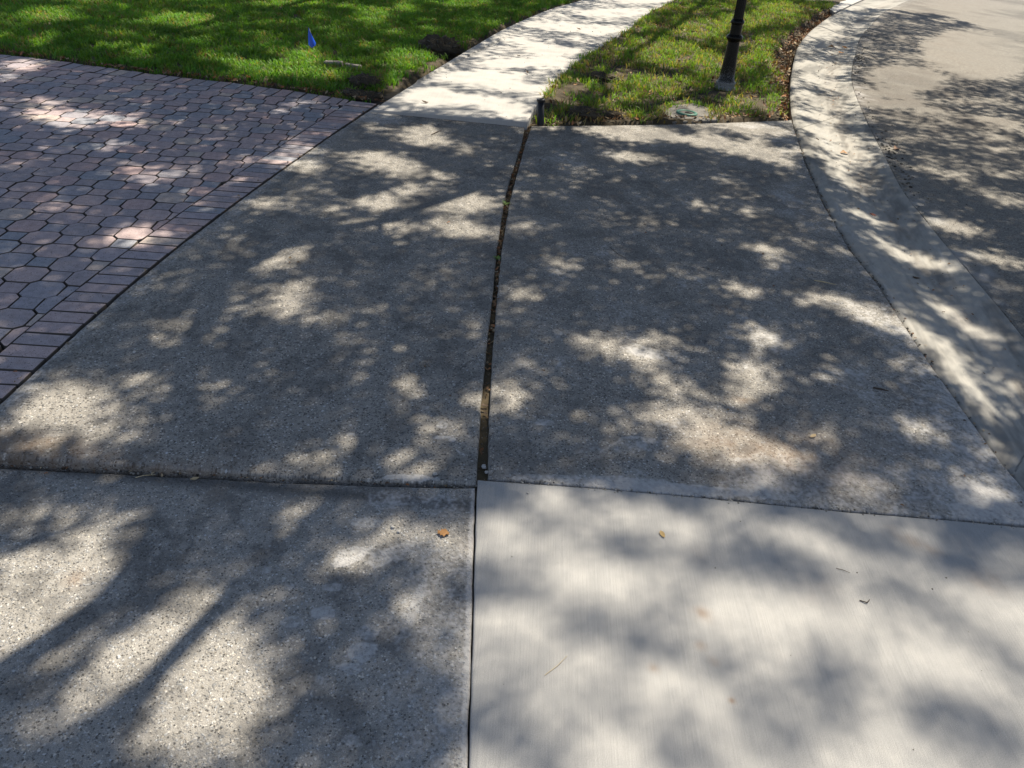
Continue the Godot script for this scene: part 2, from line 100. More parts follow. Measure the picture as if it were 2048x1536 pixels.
func basis_turn(yaw: float, tilt_x := 0.0, tilt_z := 0.0, s := 1.0) -> Basis:
	return (Basis(Vector3.UP, yaw) * Basis(Vector3.RIGHT, tilt_x) * Basis(Vector3.BACK, tilt_z)).scaled_local(Vector3(s, s, s))

# ---------------------------------------------------------------- textures

func noise_bytes(n: int, h: int, freq: float, octaves: int, sd: int, kind := FastNoiseLite.TYPE_SIMPLEX_SMOOTH) -> PackedByteArray:
	var fn := FastNoiseLite.new()
	fn.noise_type = kind
	fn.frequency = freq
	fn.fractal_octaves = octaves
	fn.seed = sd
	return fn.get_seamless_image(n, h).get_data()

func tex(im: Image) -> ImageTexture:
	return ImageTexture.create_from_image(im)

func make_lut() -> void:
	lin2byte.resize(2049)
	for i in 2049:
		lin2byte[i] = int(round(255.0 * pow(clampf(i / 2048.0, 0, 1), 1.0 / 2.2)))

# Exposed-aggregate concrete: a matrix of cement with shell and limestone chips of many sizes lying in it. Returns [colour, height].
func aggregate(n: int, metres: float, matrix: float, chip_lo: float, chip_hi: float, count: int, r_lo: float, r_hi: float, pits: int, sd: int, warm := 0.02) -> Array:
	rng.seed = sd
	var base := noise_bytes(n, n, 0.02, 4, sd)
	var fine := noise_bytes(n, n, 0.31, 2, sd + 1)
	var val := PackedFloat32Array()
	var hue := PackedFloat32Array()
	var hgt := PackedFloat32Array()
	val.resize(n * n)
	hue.resize(n * n)
	hgt.resize(n * n)
	for i in n * n:
		var b := base[i] / 255.0
		var c := fine[i] / 255.0
		val[i] = matrix * (0.60 + 0.36 * b + 1.1 * (c - 0.5) + 0.22)
		hgt[i] = 0.30 + 0.22 * c
		hue[i] = warm
	var ppm := n / metres
	for k in count:
		var q := rng.randf()
		var r := lerpf(r_lo, r_hi, q * q * q) * ppm
		var asp := rng.randf_range(0.45, 1.0)
		var a := rng.randf() * TAU
		var ca := cos(a)
		var sa := sin(a)
		var cx := rng.randf() * n
		var cy := rng.randf() * n
		var t := rng.randf()
		var tone := lerpf(chip_lo, chip_hi, t * t)
		var warmth := rng.randf_range(-0.02, 0.09)
		var e1 := rng.randf_range(-0.25, 0.25)
		var R := int(ceil(r * 1.15))
		for dy in range(-R, R + 1):
			var row := posmod(int(cy) + dy, n) * n
			for dx in range(-R, R + 1):
				var u := (dx * ca + dy * sa) / r
				var v := (-dx * sa + dy * ca) / (r * asp)
				var d := u * u + v * v + e1 * u * v
				if d < 1.0:
					var i := row + posmod(int(cx) + dx, n)
					val[i] = tone * (0.75 + 0.5 * fine[i] / 255.0) * (1.0 if d < 0.7 else 0.8)
					hue[i] = warmth
					hgt[i] = maxf(hgt[i], 0.45 + 0.55 * sqrt(1.0 - d) * minf(1.0, r / 5.0))
	for k in pits:
		var r := rng.randf_range(0.8, 2.6)
		var cx := rng.randf() * n
		var cy := rng.randf() * n
		var R := int(ceil(r))
		for dy in range(-R, R + 1):
			var row := posmod(int(cy) + dy, n) * n
			for dx in range(-R, R + 1):
				if dx * dx + dy * dy < r * r:
					var i := row + posmod(int(cx) + dx, n)
					hgt[i] = 0.0
					val[i] = matrix * 0.35
	return pack_maps(n, n, val, hue, hgt)

func pack_maps(w: int, h: int, val: PackedFloat32Array, hue: PackedFloat32Array, hgt: PackedFloat32Array) -> Array:
	var rgb := PackedByteArray()
	var hb := PackedByteArray()
	rgb.resize(w * h * 3)
	hb.resize(w * h)
	var j := 0
	for i in w * h:
		var v := val[i]
		var t := hue[i]
		rgb[j] = lin2byte[clampi(int(v * (1.0 + t) * 2048.0), 0, 2048)]
		rgb[j + 1] = lin2byte[clampi(int(v * 2048.0), 0, 2048)]
		rgb[j + 2] = lin2byte[clampi(int(v * (1.0 - 1.4 * t) * 2048.0), 0, 2048)]
		hb[i] = clampi(int(hgt[i] * 255.0), 0, 255)
		j += 3
	return [tex(Image.create_from_data(w, h, false, Image.FORMAT_RGB8, rgb)), tex(Image.create_from_data(w, h, false, Image.FORMAT_L8, hb))]

# Fresh broom-finished concrete: fine ridges run along the v axis, with sandy speckle.
func broomed(n: int, value: float, ridge: float, speck: float, sd: int, warm: float) -> Array:
	var fn := FastNoiseLite.new()
	fn.frequency = 0.12
	fn.fractal_octaves = 2
	fn.seed = sd
	var im := fn.get_seamless_image(n, n / 40)
	im.resize(n, n, Image.INTERPOLATE_CUBIC)
	var lines := im.get_data()
	var fine := noise_bytes(n, n, 0.33, 2, sd + 1)
	var big := noise_bytes(n, n, 0.008, 4, sd + 2)
	var val := PackedFloat32Array()
	var hue := PackedFloat32Array()
	var hgt := PackedFloat32Array()
	val.resize(n * n)
	hue.resize(n * n)
	hgt.resize(n * n)
	for i in n * n:
		var l := lines[i] / 255.0 - 0.5
		var c := fine[i] / 255.0 - 0.5
		var b := big[i] / 255.0 - 0.5
		val[i] = value * (1.0 + ridge * l + speck * c * (0.5 + absf(c) * 2.0) + 0.22 * b)
		hue[i] = warm + 0.02 * b
		hgt[i] = 0.5 + 0.55 * l + 0.5 * c
	return pack_maps(n, n, val, hue, hgt)

# A slab's own weathering, as a layer whose alpha says how much it hides: dark grime in large soft shapes, pale cement film in blotches.
# spots: x, f, r1, r2, degrees, strength (world metres) of cement film. grime: [colour value, amount]
func weathering(w: int, h: int, box: Rect2, spots: Array, grime: float, film: float, sd: int, extra = null) -> ImageTexture:
	var n1 := noise_bytes(w, h, 0.012, 4, sd)
	var n2 := noise_bytes(w, h, 0.06, 4, sd + 1)
	var n3 := noise_bytes(w, h, 0.2, 3, sd + 2)
	var lay := PackedFloat32Array()
	lay.resize(w * h)
	var px := Vector2(w / box.size.x, h / box.size.y)
	for k in range(0, spots.size(), 6):
		var c := Vector2(spots[k] - box.position.x, -spots[k + 1] - box.position.y) * px
		var a := deg_to_rad(spots[k + 4])
		var ax := Vector2(cos(a), -sin(a))
		var reach := maxf(spots[k + 2], spots[k + 3]) * 1.5
		for y in range(maxi(0, int(c.y - reach * px.y)), mini(h, int(c.y + reach * px.y) + 1)):
			for x in range(maxi(0, int(c.x - reach * px.x)), mini(w, int(c.x + reach * px.x) + 1)):
				var d := (Vector2(x, y) - c) / px
				var u: float = d.dot(ax) / spots[k + 2]
				var v: float = (d.x * ax.y - d.y * ax.x) / spots[k + 3]
				var i := y * w + x
				var q := sqrt(u * u + v * v) + (n2[i] / 255.0 - 0.5) * 1.1
				var s := clampf((1.15 - q) / 0.35, 0.0, 1.0) * float(spots[k + 5])
				if s > lay[i]:
					lay[i] = s
	var out := PackedByteArray()
	out.resize(w * h * 4)
	var has: bool = extra != null
	for y in h:
		for x in w:
			var i := y * w + x
			var a := n1[i] / 255.0
			var b := n2[i] / 255.0
			var c := n3[i] / 255.0
			var ad := grime * clampf((a - 0.45) * 3.2 + (b - 0.5) * 1.6, 0.0, 1.0)
			var want := lay[i] + film * clampf((0.52 - a) * 3.0, 0.0, 1.0)
			var brown := 0.0
			if has:
				var e: Vector3 = extra.call(box.position.x + x / px.x, -(box.position.y + y / px.y))   # film, dark tone, brown
				want = maxf(want, e.x)
				ad = maxf(ad, e.y)
				brown = e.z * clampf(0.4 + 1.2 * (b - 0.3), 0.0, 1.0)
			var ap := 0.82 * smoothstep(0.18, 1.05, want * 1.2 + (b - 0.5) * 0.9 + (c - 0.5) * 0.7) * minf(1.0, want * 3.5)
			var t := 1.0 - (1.0 - ad) * (1.0 - ap)
			var v := 0.0
			if t > 0.001:
				v = (0.055 * ad * (1.0 - ap) + (0.42 + 0.16 * (c - 0.5)) * ap) / t
			var r := v * (1.0 + 0.02 * ap)
			var g := v
			var bl := v * (1.0 + 0.04 * ad * (1.0 - ap))
			if brown > 0.01:
				var tb := 1.0 - (1.0 - t) * (1.0 - brown)
				r = (r * t * (1.0 - brown) + 0.20 * brown) / tb
				g = (g * t * (1.0 - brown) + 0.115 * brown) / tb
				bl = (bl * t * (1.0 - brown) + 0.055 * brown) / tb
				t = tb
			var j := i * 4
			out[j] = lin2byte[clampi(int(r * 2048.0), 0, 2048)]
			out[j + 1] = lin2byte[clampi(int(g * 2048.0), 0, 2048)]
			out[j + 2] = lin2byte[clampi(int(bl * 2048.0), 0, 2048)]
			out[j + 3] = int(t * 255.0)
	return tex(Image.create_from_data(w, h, false, Image.FORMAT_RGBA8, out))

func plain(c: Color, rough := 0.85) -> StandardMaterial3D:
	var m := StandardMaterial3D.new()
	m.albedo_color = c
	m.roughness = rough
	m.metallic_specular = 0.35
	return m

func surface(maps: Array, relief: float, layer: Texture2D = null, tint := Color.WHITE, rough := 0.9) -> StandardMaterial3D:
	var m := plain(tint, rough)
	m.albedo_texture = maps[0]
	if relief > 0.0:
		m.heightmap_enabled = true
		m.heightmap_texture = maps[1]
		m.heightmap_scale = relief
	if layer:
		m.detail_enabled = true
		m.detail_albedo = layer
		m.detail_uv_layer = BaseMaterial3D.DETAIL_UV_2
		m.detail_blend_mode = BaseMaterial3D.BLEND_MODE_MIX
	return m

# ---------------------------------------------------------------- shapes

# The outline cut into short steps and roughened a little, as a cast edge is.
func roughened(p: PackedVector2Array, step: float, amount: float, sd: int) -> PackedVector2Array:
	var fn := FastNoiseLite.new()
	fn.seed = sd
	fn.frequency = 9.0
	fn.fractal_octaves = 3
	var out := PackedVector2Array()
	for i in p.size():
		var a := p[i]
		var b := p[(i + 1) % p.size()]
		var n := maxi(1, int(round(a.distance_to(b) / step)))
		for k in n:
			var q := a.lerp(b, float(k) / n)
			if amount > 0.0:
				q += Vector2(fn.get_noise_2d(q.x, q.y), fn.get_noise_2d(q.x + 50.0, q.y - 31.0)) * amount
			out.append(q)
	return out

# A slab with the outline p (xz plane), its top at height.call(x, z), edges rounded over «bevel».
func slab(p: PackedVector2Array, height: Callable, thick: float, bevel: float, tile: float, box: Rect2, dirty_sides := false) -> ArrayMesh:
	var low := begin()
	if Geometry2D.is_polygon_clockwise(p):
		p.reverse()
	var n := p.size()
	var st := begin()
	var inner := PackedVector2Array()
	var outw := PackedVector2Array()
	for i in n:
		var e1 := (p[i] - p[(i + n - 1) % n]).normalized()
		var e2 := (p[(i + 1) % n] - p[i]).normalized()
		var o := Vector2(e1.y, -e1.x) + Vector2(e2.y, -e2.x)
		if o.length() < 0.01:
			o = Vector2(e2.y, -e2.x)
		o = o.normalized()
		outw.append(o)
		inner.append(p[i] - o * bevel)
	if Geometry2D.is_point_in_polygon(p[0] + outw[0] * 0.0005, p):
		for i in n:
			outw[i] = -outw[i]
			inner[i] = p[i] - outw[i] * bevel
	var uv := func(q: Vector2, y: float) -> Vector2: return Vector2(q.x / tile, (q.y + y) / tile)
	var uv2 := func(q: Vector2) -> Vector2: return (q - box.position) / box.size
	for i in n:
		var k := (i + 1) % n
		var yi: float = height.call(p[i].x, p[i].y)
		var yk: float = height.call(p[k].x, p[k].y)
		var oi := Vector3(outw[i].x, 0, outw[i].y)
		var ok := Vector3(outw[k].x, 0, outw[k].y)
		var a := [Vector3(inner[i].x, yi, inner[i].y), Vector3(inner[k].x, yk, inner[k].y)]
		var mi := p[i] - outw[i] * bevel * 0.3
		var mk := p[k] - outw[k] * bevel * 0.3
		var b := [Vector3(mi.x, yi - bevel * 0.3, mi.y), Vector3(mk.x, yk - bevel * 0.3, mk.y)]
		var c := [Vector3(p[i].x, yi - bevel, p[i].y), Vector3(p[k].x, yk - bevel, p[k].y)]
		var d := [Vector3(p[i].x, yi - thick, p[i].y), Vector3(p[k].x, yk - thick, p[k].y)]
		var up := Vector3.UP
		var m1 := (oi + up).normalized()
		var m2 := (ok + up).normalized()
		strip(st, a, b, [up, up], [m1, m2], uv, uv2)
		strip(low if dirty_sides else st, b, c, [m1, m2], [oi, ok], uv, uv2)
		strip(low if dirty_sides else st, c, d, [oi, ok], [oi, ok], uv, uv2)
	var tri := Geometry2D.triangulate_polygon(inner)
	if tri.size() == 0:
		print("no triangles ", n, " ", p[0], Geometry2D.triangulate_polygon(p).size())
	for t in range(0, tri.size(), 3):
		var q := []
		var u := []
		var u2 := []
		for k in 3:
			var w := inner[tri[t + k]]
			q.append(Vector3(w.x, height.call(w.x, w.y), w.y))
			u.append(uv.call(w, 0.0))
			u2.append(uv2.call(w))
		face(st, q, [Vector3.UP, Vector3.UP, Vector3.UP], u, u2)
	st.generate_tangents()
	var made := st.commit()
	if dirty_sides:
		low.generate_tangents()
		low.commit(made)
	return made

func strip(st: SurfaceTool, a: Array, b: Array, na: Array, nb: Array, uv: Callable, uv2: Callable) -> void:
	var f := func(v: Vector3) -> Vector2: return uv.call(Vector2(v.x, v.z), v.y)
	var g := func(v: Vector3) -> Vector2: return uv2.call(Vector2(v.x, v.z))
	face(st, [a[0], a[1], b[0]], [na[0], na[1], nb[0]], [f.call(a[0]), f.call(a[1]), f.call(b[0])], [g.call(a[0]), g.call(a[1]), g.call(b[0])])
	face(st, [a[1], b[1], b[0]], [na[1], nb[1], nb[0]], [f.call(a[1]), f.call(b[1]), f.call(b[0])], [g.call(a[1]), g.call(b[1]), g.call(b[0])])

func bounds(p: PackedVector2Array) -> Rect2:
	var r := Rect2(p[0], Vector2.ZERO)
	for q in p:
		r = r.expand(q)
	return r

# A grid of heights over a rectangle of the xz plane.
func sheet(r: Rect2, step: float, height: Callable, tile: float) -> ArrayMesh:
	var nx := int(ceil(r.size.x / step))
	var nz := int(ceil(r.size.y / step))
	var st := begin()
	st.set_smooth_group(0)
	for z in nz + 1:
		for x in nx + 1:
			var q := r.position + r.size * Vector2(float(x) / nx, float(z) / nz)
			st.set_uv(q / tile)
			st.set_uv2(Vector2(float(x) / nx, float(z) / nz))
			st.add_vertex(Vector3(q.x, height.call(q.x, q.y), q.y))
	for z in nz:
		for x in nx:
			var i := z * (nx + 1) + x
			for k in [i, i + 1, i + nx + 1, i + 1, i + nx + 2, i + nx + 1]:
				st.add_index(k)
	st.generate_normals()
	st.generate_tangents()
	return st.commit()

# A solid of revolution: profile is [radius, height] pairs from the ground up.
func lathe(profile: Array, sides: int, flute := 0.0, flutes := 0) -> ArrayMesh:
	var st := begin()
	var top: float = profile[profile.size() - 1][1]
	for i in profile.size():
		for k in sides + 1:
			var a := TAU * k / sides
			var r: float = profile[i][0]
			if flutes > 0:
				r *= 1.0 - flute * pow(absf(sin(a * flutes * 0.5)), 0.6)
			st.set_uv(Vector2(float(k) / sides, profile[i][1] / top))
			st.add_vertex(Vector3(cos(a) * r, profile[i][1], sin(a) * r))
	for i in profile.size() - 1:
		for k in sides:
			var q := i * (sides + 1) + k
			for j in [q, q + sides + 1, q + 1, q + 1, q + sides + 1, q + sides + 2]:
				st.add_index(j)
	st.generate_normals()
	st.generate_tangents()
	return st.commit()

# A bent, tapering tube through the points.
func tube(points: Array, radii: Array, sides: int) -> ArrayMesh:
	var st := begin()
	for i in points.size():
		var t: Vector3 = (points[mini(i + 1, points.size() - 1)] - points[maxi(i - 1, 0)]).normalized()
		var side := t.cross(Vector3(0.31, 0.17, 0.93)).normalized()
		var up := t.cross(side).normalized()
		for k in sides + 1:
			var a := TAU * k / sides
			st.set_uv(Vector2(float(k) / sides * 2.0, i * 0.5))
			st.add_vertex(points[i] + (side * cos(a) + up * sin(a)) * radii[i])
	for i in points.size() - 1:
		for k in sides:
			var q := i * (sides + 1) + k
			for j in [q, q + 1, q + sides + 1, q + 1, q + sides + 2, q + sides + 1]:
				st.add_index(j)
	st.generate_normals()
	return st.commit()

# A lump of earth or stone: a ball squeezed and roughened by noise.
func lump(size: Vector3, rough: float, sd: int, rings := 14) -> ArrayMesh:
	var fn := FastNoiseLite.new()
	fn.seed = sd
	fn.frequency = 1.3
	fn.fractal_octaves = 4
	var st := begin()
	var seg := rings * 2
	for i in rings + 1:
		var th := PI * i / rings
		for k in seg + 1:
			var ph := TAU * (k % seg) / seg
			var d := Vector3(sin(th) * cos(ph), cos(th), sin(th) * sin(ph))
			var r := 1.0 + rough * fn.get_noise_3d(d.x * 1.7, d.y * 1.7, d.z * 1.7) * 1.6
			st.set_uv(Vector2(float(k) / seg * 2.0, float(i) / rings))
			st.add_vertex(d * r * size * 0.5)
	for i in rings:
		for k in seg:
			var q := i * (seg + 1) + k
			for j in [q, q + 1, q + seg + 1, q + 1, q + seg + 2, q + seg + 1]:
				st.add_index(j)
	st.generate_normals()
	return st.commit()

# One fallen oak leaf, 1 m long before scaling: a pointed oval, curled along and across, with a midrib and a stalk.
func leaf_mesh(width: float, curl: float, cup: float, wave: float) -> ArrayMesh:
	var st := begin()
	var n := 7
	var rows := []
	for i in n + 1:
		var t := float(i) / n
		var w := width * pow(sin(PI * pow(t, 0.85)), 0.75) * (1.0 + 0.12 * sin(t * 21.0))
		var y := curl * (t - 0.5) * (t - 0.5) * 4.0 * 0.25
		rows.append([Vector3(-w, y + cup * w + wave * sin(t * 9.0) * w, t - 0.5), Vector3(0, y, t - 0.5), Vector3(w, y + cup * w - wave * sin(t * 8.0 + 1.0) * w, t - 0.5)])
	for i in n:
		for s in 2:
			for q in [[rows[i][s], rows[i][s + 1], rows[i + 1][s]], [rows[i][s + 1], rows[i + 1][s + 1], rows[i + 1][s]]]:
				for v in q:
					st.set_uv(Vector2(v.x + 0.5, v.z + 0.5))
					st.add_vertex(v)
	st.generate_normals()
	return st.commit()

func in_road_side(p: PackedVector2Array, f: float) -> float:   # x of a line at forward distance f
	for i in p.size() - 1:
		if (-p[i].y <= f and f <= -p[i + 1].y):
			return lerpf(p[i].x, p[i + 1].x, (f + p[i].y) / maxf(1e-4, -p[i + 1].y + p[i].y))
	return p[p.size() - 1].x if f > -p[p.size() - 1].y else p[0].x

func smooth(p: PackedVector2Array, per: int) -> PackedVector2Array:   # Catmull-Rom through the points
	var out := PackedVector2Array()
	var n := p.size()
	for i in n - 1:
		var a := p[maxi(i - 1, 0)]
		var b := p[i]
		var c := p[i + 1]
		var d := p[mini(i + 2, n - 1)]
		for k in per:
			out.append(b.cubic_interpolate(c, a, d, float(k) / per))
	out.append(p[n - 1])
	return out

# ---------------------------------------------------------------- the place

const EYE := 1.6467
const SUN_TURN := 35.0      # degrees to the right of the way the camera looks
const SUN_HIGH := 58.0
const LEAF_LOW := 3.9       # the underside of the crowns

var slab_a: PackedVector2Array
var slab_b: PackedVector2Array
var slab_c: PackedVector2Array
var slab_d: PackedVector2Array
var walk_l: PackedVector2Array
var walk_r: PackedVector2Array
var curb_l: PackedVector2Array
var curb_r: PackedVector2Array
var lawn_edge: PackedVector2Array
var border: PackedVector2Array
var soil_noise := FastNoiseLite.new()

func _ready() -> void:
	# camera, sky, sun, exposure
	var cam := Camera3D.new()
	cam.name = "camera"
	cam.fov = 53.011
	cam.near = 0.05
	cam.far = 600.0
	cam.transform = Transform3D(Basis(Vector3.RIGHT, deg_to_rad(-32.8865)) * Basis(Vector3.BACK, deg_to_rad(5.845)), Vector3(0, EYE, 0))
	add_child(cam)
	cam.current = true
	var sky_look := ProceduralSkyMaterial.new()
	sky_look.sky_top_color = Color(0.55, 0.64, 0.78)
	sky_look.sky_horizon_color = Color(0.86, 0.88, 0.90)
	sky_look.sky_curve = 0.16
	sky_look.ground_bottom_color = Color(0.20, 0.20, 0.16)
	sky_look.ground_horizon_color = Color(0.45, 0.48, 0.45)
	sky_look.energy_multiplier = 1.0
	var sky := Sky.new()
	sky.sky_material = sky_look
	var env := Environment.new()
	env.background_mode = Environment.BG_SKY
	env.sky = sky
	env.background_energy_multiplier = 0.50
	env.ambient_light_source = Environment.AMBIENT_SOURCE_SKY
	env.tonemap_mode = Environment.TONE_MAPPER_LINEAR
	env.tonemap_exposure = 1.95
	env.sdfgi_enabled = true
	env.ssao_enabled = true
	env.ssil_enabled = true
	var around := WorldEnvironment.new()
	around.name = "world_environment"
	around.environment = env
	add_child(around)
	var a := deg_to_rad(SUN_TURN)
	var e := deg_to_rad(SUN_HIGH)
	to_sun = Vector3(sin(a) * cos(e), sin(e), -cos(a) * cos(e))
	var sun := DirectionalLight3D.new()
	sun.name = "sun"
	sun.light_energy = 1.55
	sun.light_color = Color(1.0, 0.955, 0.87)
	sun.light_angular_distance = 0.53
	sun.shadow_enabled = true
	sun.basis = Basis.looking_at(-to_sun)
	add_child(sun)

	make_lut()
	slab_a = pairs(SLAB_A)
	slab_b = pairs(SLAB_B)
	slab_c = pairs(SLAB_C)
	slab_d = pairs(SLAB_D)
	walk_l = smooth(pairs(WALK_L), 4)
	walk_r = smooth(pairs(WALK_R), 4)
	curb_l = smooth(pairs(CURB_L), 4)
	curb_r = smooth(pairs(CURB_R), 4)
	lawn_edge = pairs(LAWN_EDGE)
	border = smooth(pairs(BORDER), 4)
	soil_noise.frequency = 2.2
	soil_noise.fractal_octaves = 5
	soil_noise.seed = 5

	build_ground()
	build_concrete()
	build_pavers()
	build_trees()
	build_lamp_post()
	build_grass()
	build_small_things()

# ---------------------------------------------------------------- ground

func edge_f(x: float) -> float:      # forward distance of the lawn's near edge
	for i in lawn_edge.size() - 1:
		if x >= lawn_edge[i].x and x <= lawn_edge[i + 1].x:
			return -lerpf(lawn_edge[i].y, lawn_edge[i + 1].y, (x - lawn_edge[i].x) / (lawn_edge[i + 1].x - lawn_edge[i].x))
	return 7.13 if x < lawn_edge[0].x else 6.655

func verge_f(x: float) -> float:
	return 6.46 + maxf(0.0, x + 0.05) * 0.484

func trench(f: float) -> float:      # width of the dug strip beside the kerb
	return 0.07 + 0.26 * smoothstep(9.0, 11.0, f) + 0.03 * sin(f * 5.0)

func soil_y(x: float, z: float) -> float:
	var f := -z
	var wl := in_road_side(walk_l, f)
	var wr := in_road_side(walk_r, f)
	var cl := in_road_side(curb_l, f)
	var y := 0.012 * soil_noise.get_noise_2d(x, z) + 0.006 * soil_noise.get_noise_2d(x * 5.0, z * 5.0)
	if x < wl:
		y += 0.005 - 0.085 * (1.0 - smoothstep(0.05, 0.16, wl - x)) - 0.03 * (1.0 - smoothstep(0.0, 0.10, f - edge_f(x)))
		if f < edge_f(x):
			y -= 0.12
		y -= 0.12 * exp(-(pow(x + 1.13, 2.0) + pow(f - 9.15, 2.0)) / 0.03)
		y -= 0.05 * exp(-(pow(x + 1.50, 2.0) + pow(f - 6.85, 2.0)) / 0.02)
	elif x > wr and x < cl:
		y += 0.012 + (0.02 * (1.0 - smoothstep(0.0, 0.25, x - wr)) if f > 7.1 else -0.05 * (1.0 - smoothstep(0.03, 0.13, x - wr))) - 0.11 * (1.0 - smoothstep(trench(f) * 0.55, trench(f) * 1.15, cl - x))
		y -= 0.04 * (1.0 - smoothstep(0.0, 0.12, f - verge_f(x))) * (1.0 - smoothstep(0.2, 0.7, x))
		if f < verge_f(x):
			y -= 0.12
	else:
		y -= 0.16
	return y

func build_ground() -> void:
	var dirt := aggregate(512, 0.9, 0.050, 0.05, 0.16, 2600, 0.0012, 0.007, 0, 11, 0.30)
	var soil := surface(dirt, 0.6)
	var g := put("ground", sheet(Rect2(-300, -300, 600, 600), 20.0, func(_x, _z): return -0.22, 0.9), plain(srgb(0.07, 0.085, 0.035)))
	tag(g, "wide level ground that lies under and beyond everything", "", "", "structure")
	var s := put("soil", sheet(Rect2(-8.5, -21.0, 15.5, 15.2), 0.05, soil_y, 0.9), soil)
	tag(s, "dark brown earth under the lawn and the verge, dug out beside the new concrete", "", "", "structure")
	var j := put("joint_soil", sheet(Rect2(-0.22, -6.6, 0.24, 4.75), 0.012, func(x, z): return -0.020 + 0.006 * soil_noise.get_noise_2d(x * 9.0, z * 9.0), 0.5), surface(dirt, 0.3, null, srgb(1.15, 1.12, 1.08)))
	tag(j, "brown dirt packed into the open joint between the two old slabs", "", "", "structure")

# ---------------------------------------------------------------- concrete

func flat(_x: float, _z: float) -> float: return 0.0
func sunk(x: float, _z: float) -> float: return -0.003 + 0.022 * (x + 0.08)
func walk_y(x: float, z: float) -> float:
	return lerpf(0.020, 0.046, clampf((x + 1.35) / 1.27, 0.0, 1.0)) if -z < 7.5 else 0.040

func film_c(x: float, f: float) -> Vector3:
	var edge := in_road_side_rev(slab_c_edge, f) - x
	var film := 0.9 * (1.0 - smoothstep(0.006, 0.024, edge)) + 0.36 * (1.0 - smoothstep(0.02, 0.45, edge)) * smoothstep(1.95, 1.7, f + 0.1)
	var brown := 0.45 * exp(-(pow(x + 1.123, 2.0) + pow(f - 1.40, 2.0)) / 0.0008) + 0.25 * exp(-(pow(x + 0.05, 2.0) + pow(f - 1.66, 2.0)) / 0.0016)
	return Vector3(film, 0.75 * exp(-pow((f - 1.83) / 0.035, 2.0)), brown)  # middle value darkens a band across the slab below the raised edge

var slab_c_edge: PackedVector2Array
func in_road_side_rev(p: PackedVector2Array, f: float) -> float:
	for i in p.size() - 1:
		if f <= -p[i].y and f >= -p[i + 1].y:
			return lerpf(p[i].x, p[i + 1].x, (-p[i].y - f) / (p[i + 1].y - p[i].y))
	return p[0].x if f > -p[0].y else p[p.size() - 1].x

func film_a(x: float, f: float) -> Vector3:
	var d := x - in_road_side(border, f)
	var film := 0.40 * (1.0 - smoothstep(0.02, 0.11, d)) + 0.4 * smoothstep(6.1, 6.5, f) * (1.0 - smoothstep(-1.2, -0.7, x))
	return Vector3(film, 0.0, 0.42 * smoothstep(1.98, 1.86, f - 0.03 * sin(x * 7.0)) * (1.0 - smoothstep(-1.1, -0.6, x)) + 0.22 * exp(-(pow(x + 0.365, 2.0) + pow(f - 3.228, 2.0)) / 0.004))

func film_b(x: float, f: float) -> Vector3:
	var right := in_road_side(curb_l, f) - x
	var film := 0.34 * (1.0 - smoothstep(0.0, 0.35, right)) + 0.22 * (1.0 - smoothstep(2.0, 2.10, f)) + 0.30 * smoothstep(0.3, 1.7, x) * (1.0 - smoothstep(2.3, 3.6, f))
	var brown := 0.32 * exp(-(pow(x - 0.998, 2.0) + pow(f - 3.418, 2.0)) / 0.003) + 0.35 * exp(-(pow((x - 0.934) * 0.6, 2.0) + pow(f - 2.604, 2.0)) / 0.0008) + 0.42 * exp(-(pow((x - 1.0) * 0.5, 2.0) + pow(f - 2.28, 2.0)) / 0.03)
	var crack := exp(-pow((f - lerpf(4.85, 4.48, clampf((x - 1.35) / 0.56, 0.0, 1.0)) - 0.02 * sin(x * 31.0) - 0.01 * sin(x * 77.0)) / 0.0055, 2.0)) * smoothstep(1.25, 1.4, x)
	return Vector3(film * (1.0 - crack), 0.8 * crack, brown)

func film_d(x: float, f: float) -> Vector3:
	var brown := 0.0
	for s in [[0.588, 1.477, 0.0006, 0.55], [0.434, 1.283, 0.0002, 0.5], [0.567, 1.369, 0.00025, 0.35], [0.594, 1.322, 0.0002, 0.45], [0.621, 1.212, 0.00008, 0.8], [0.62, 1.70, 0.003, 0.10], [0.95, 1.62, 0.006, 0.10]]:
		brown += s[3] * exp(-(pow(x - s[0], 2.0) + pow(f - s[1], 2.0)) / s[2])
	var along := (x - 1.27) * 0.84 + (1.90 - f) * 0.54
	var across := (x - 1.27) * 0.54 - (1.90 - f) * 0.84
	brown += 0.35 * exp(-pow(across / 0.03, 2.0)) * smoothstep(-0.05, 0.02, along) * (1.0 - smoothstep(0.1, 0.2, along))
	brown += 0.25 * exp(-pow((x - 1.49) / 0.07, 2.0) - pow((f - 1.72) / 0.05, 2.0))
	return Vector3(0.10 * smoothstep(0.08, 0.0, x + 0.04), 0.0, brown)

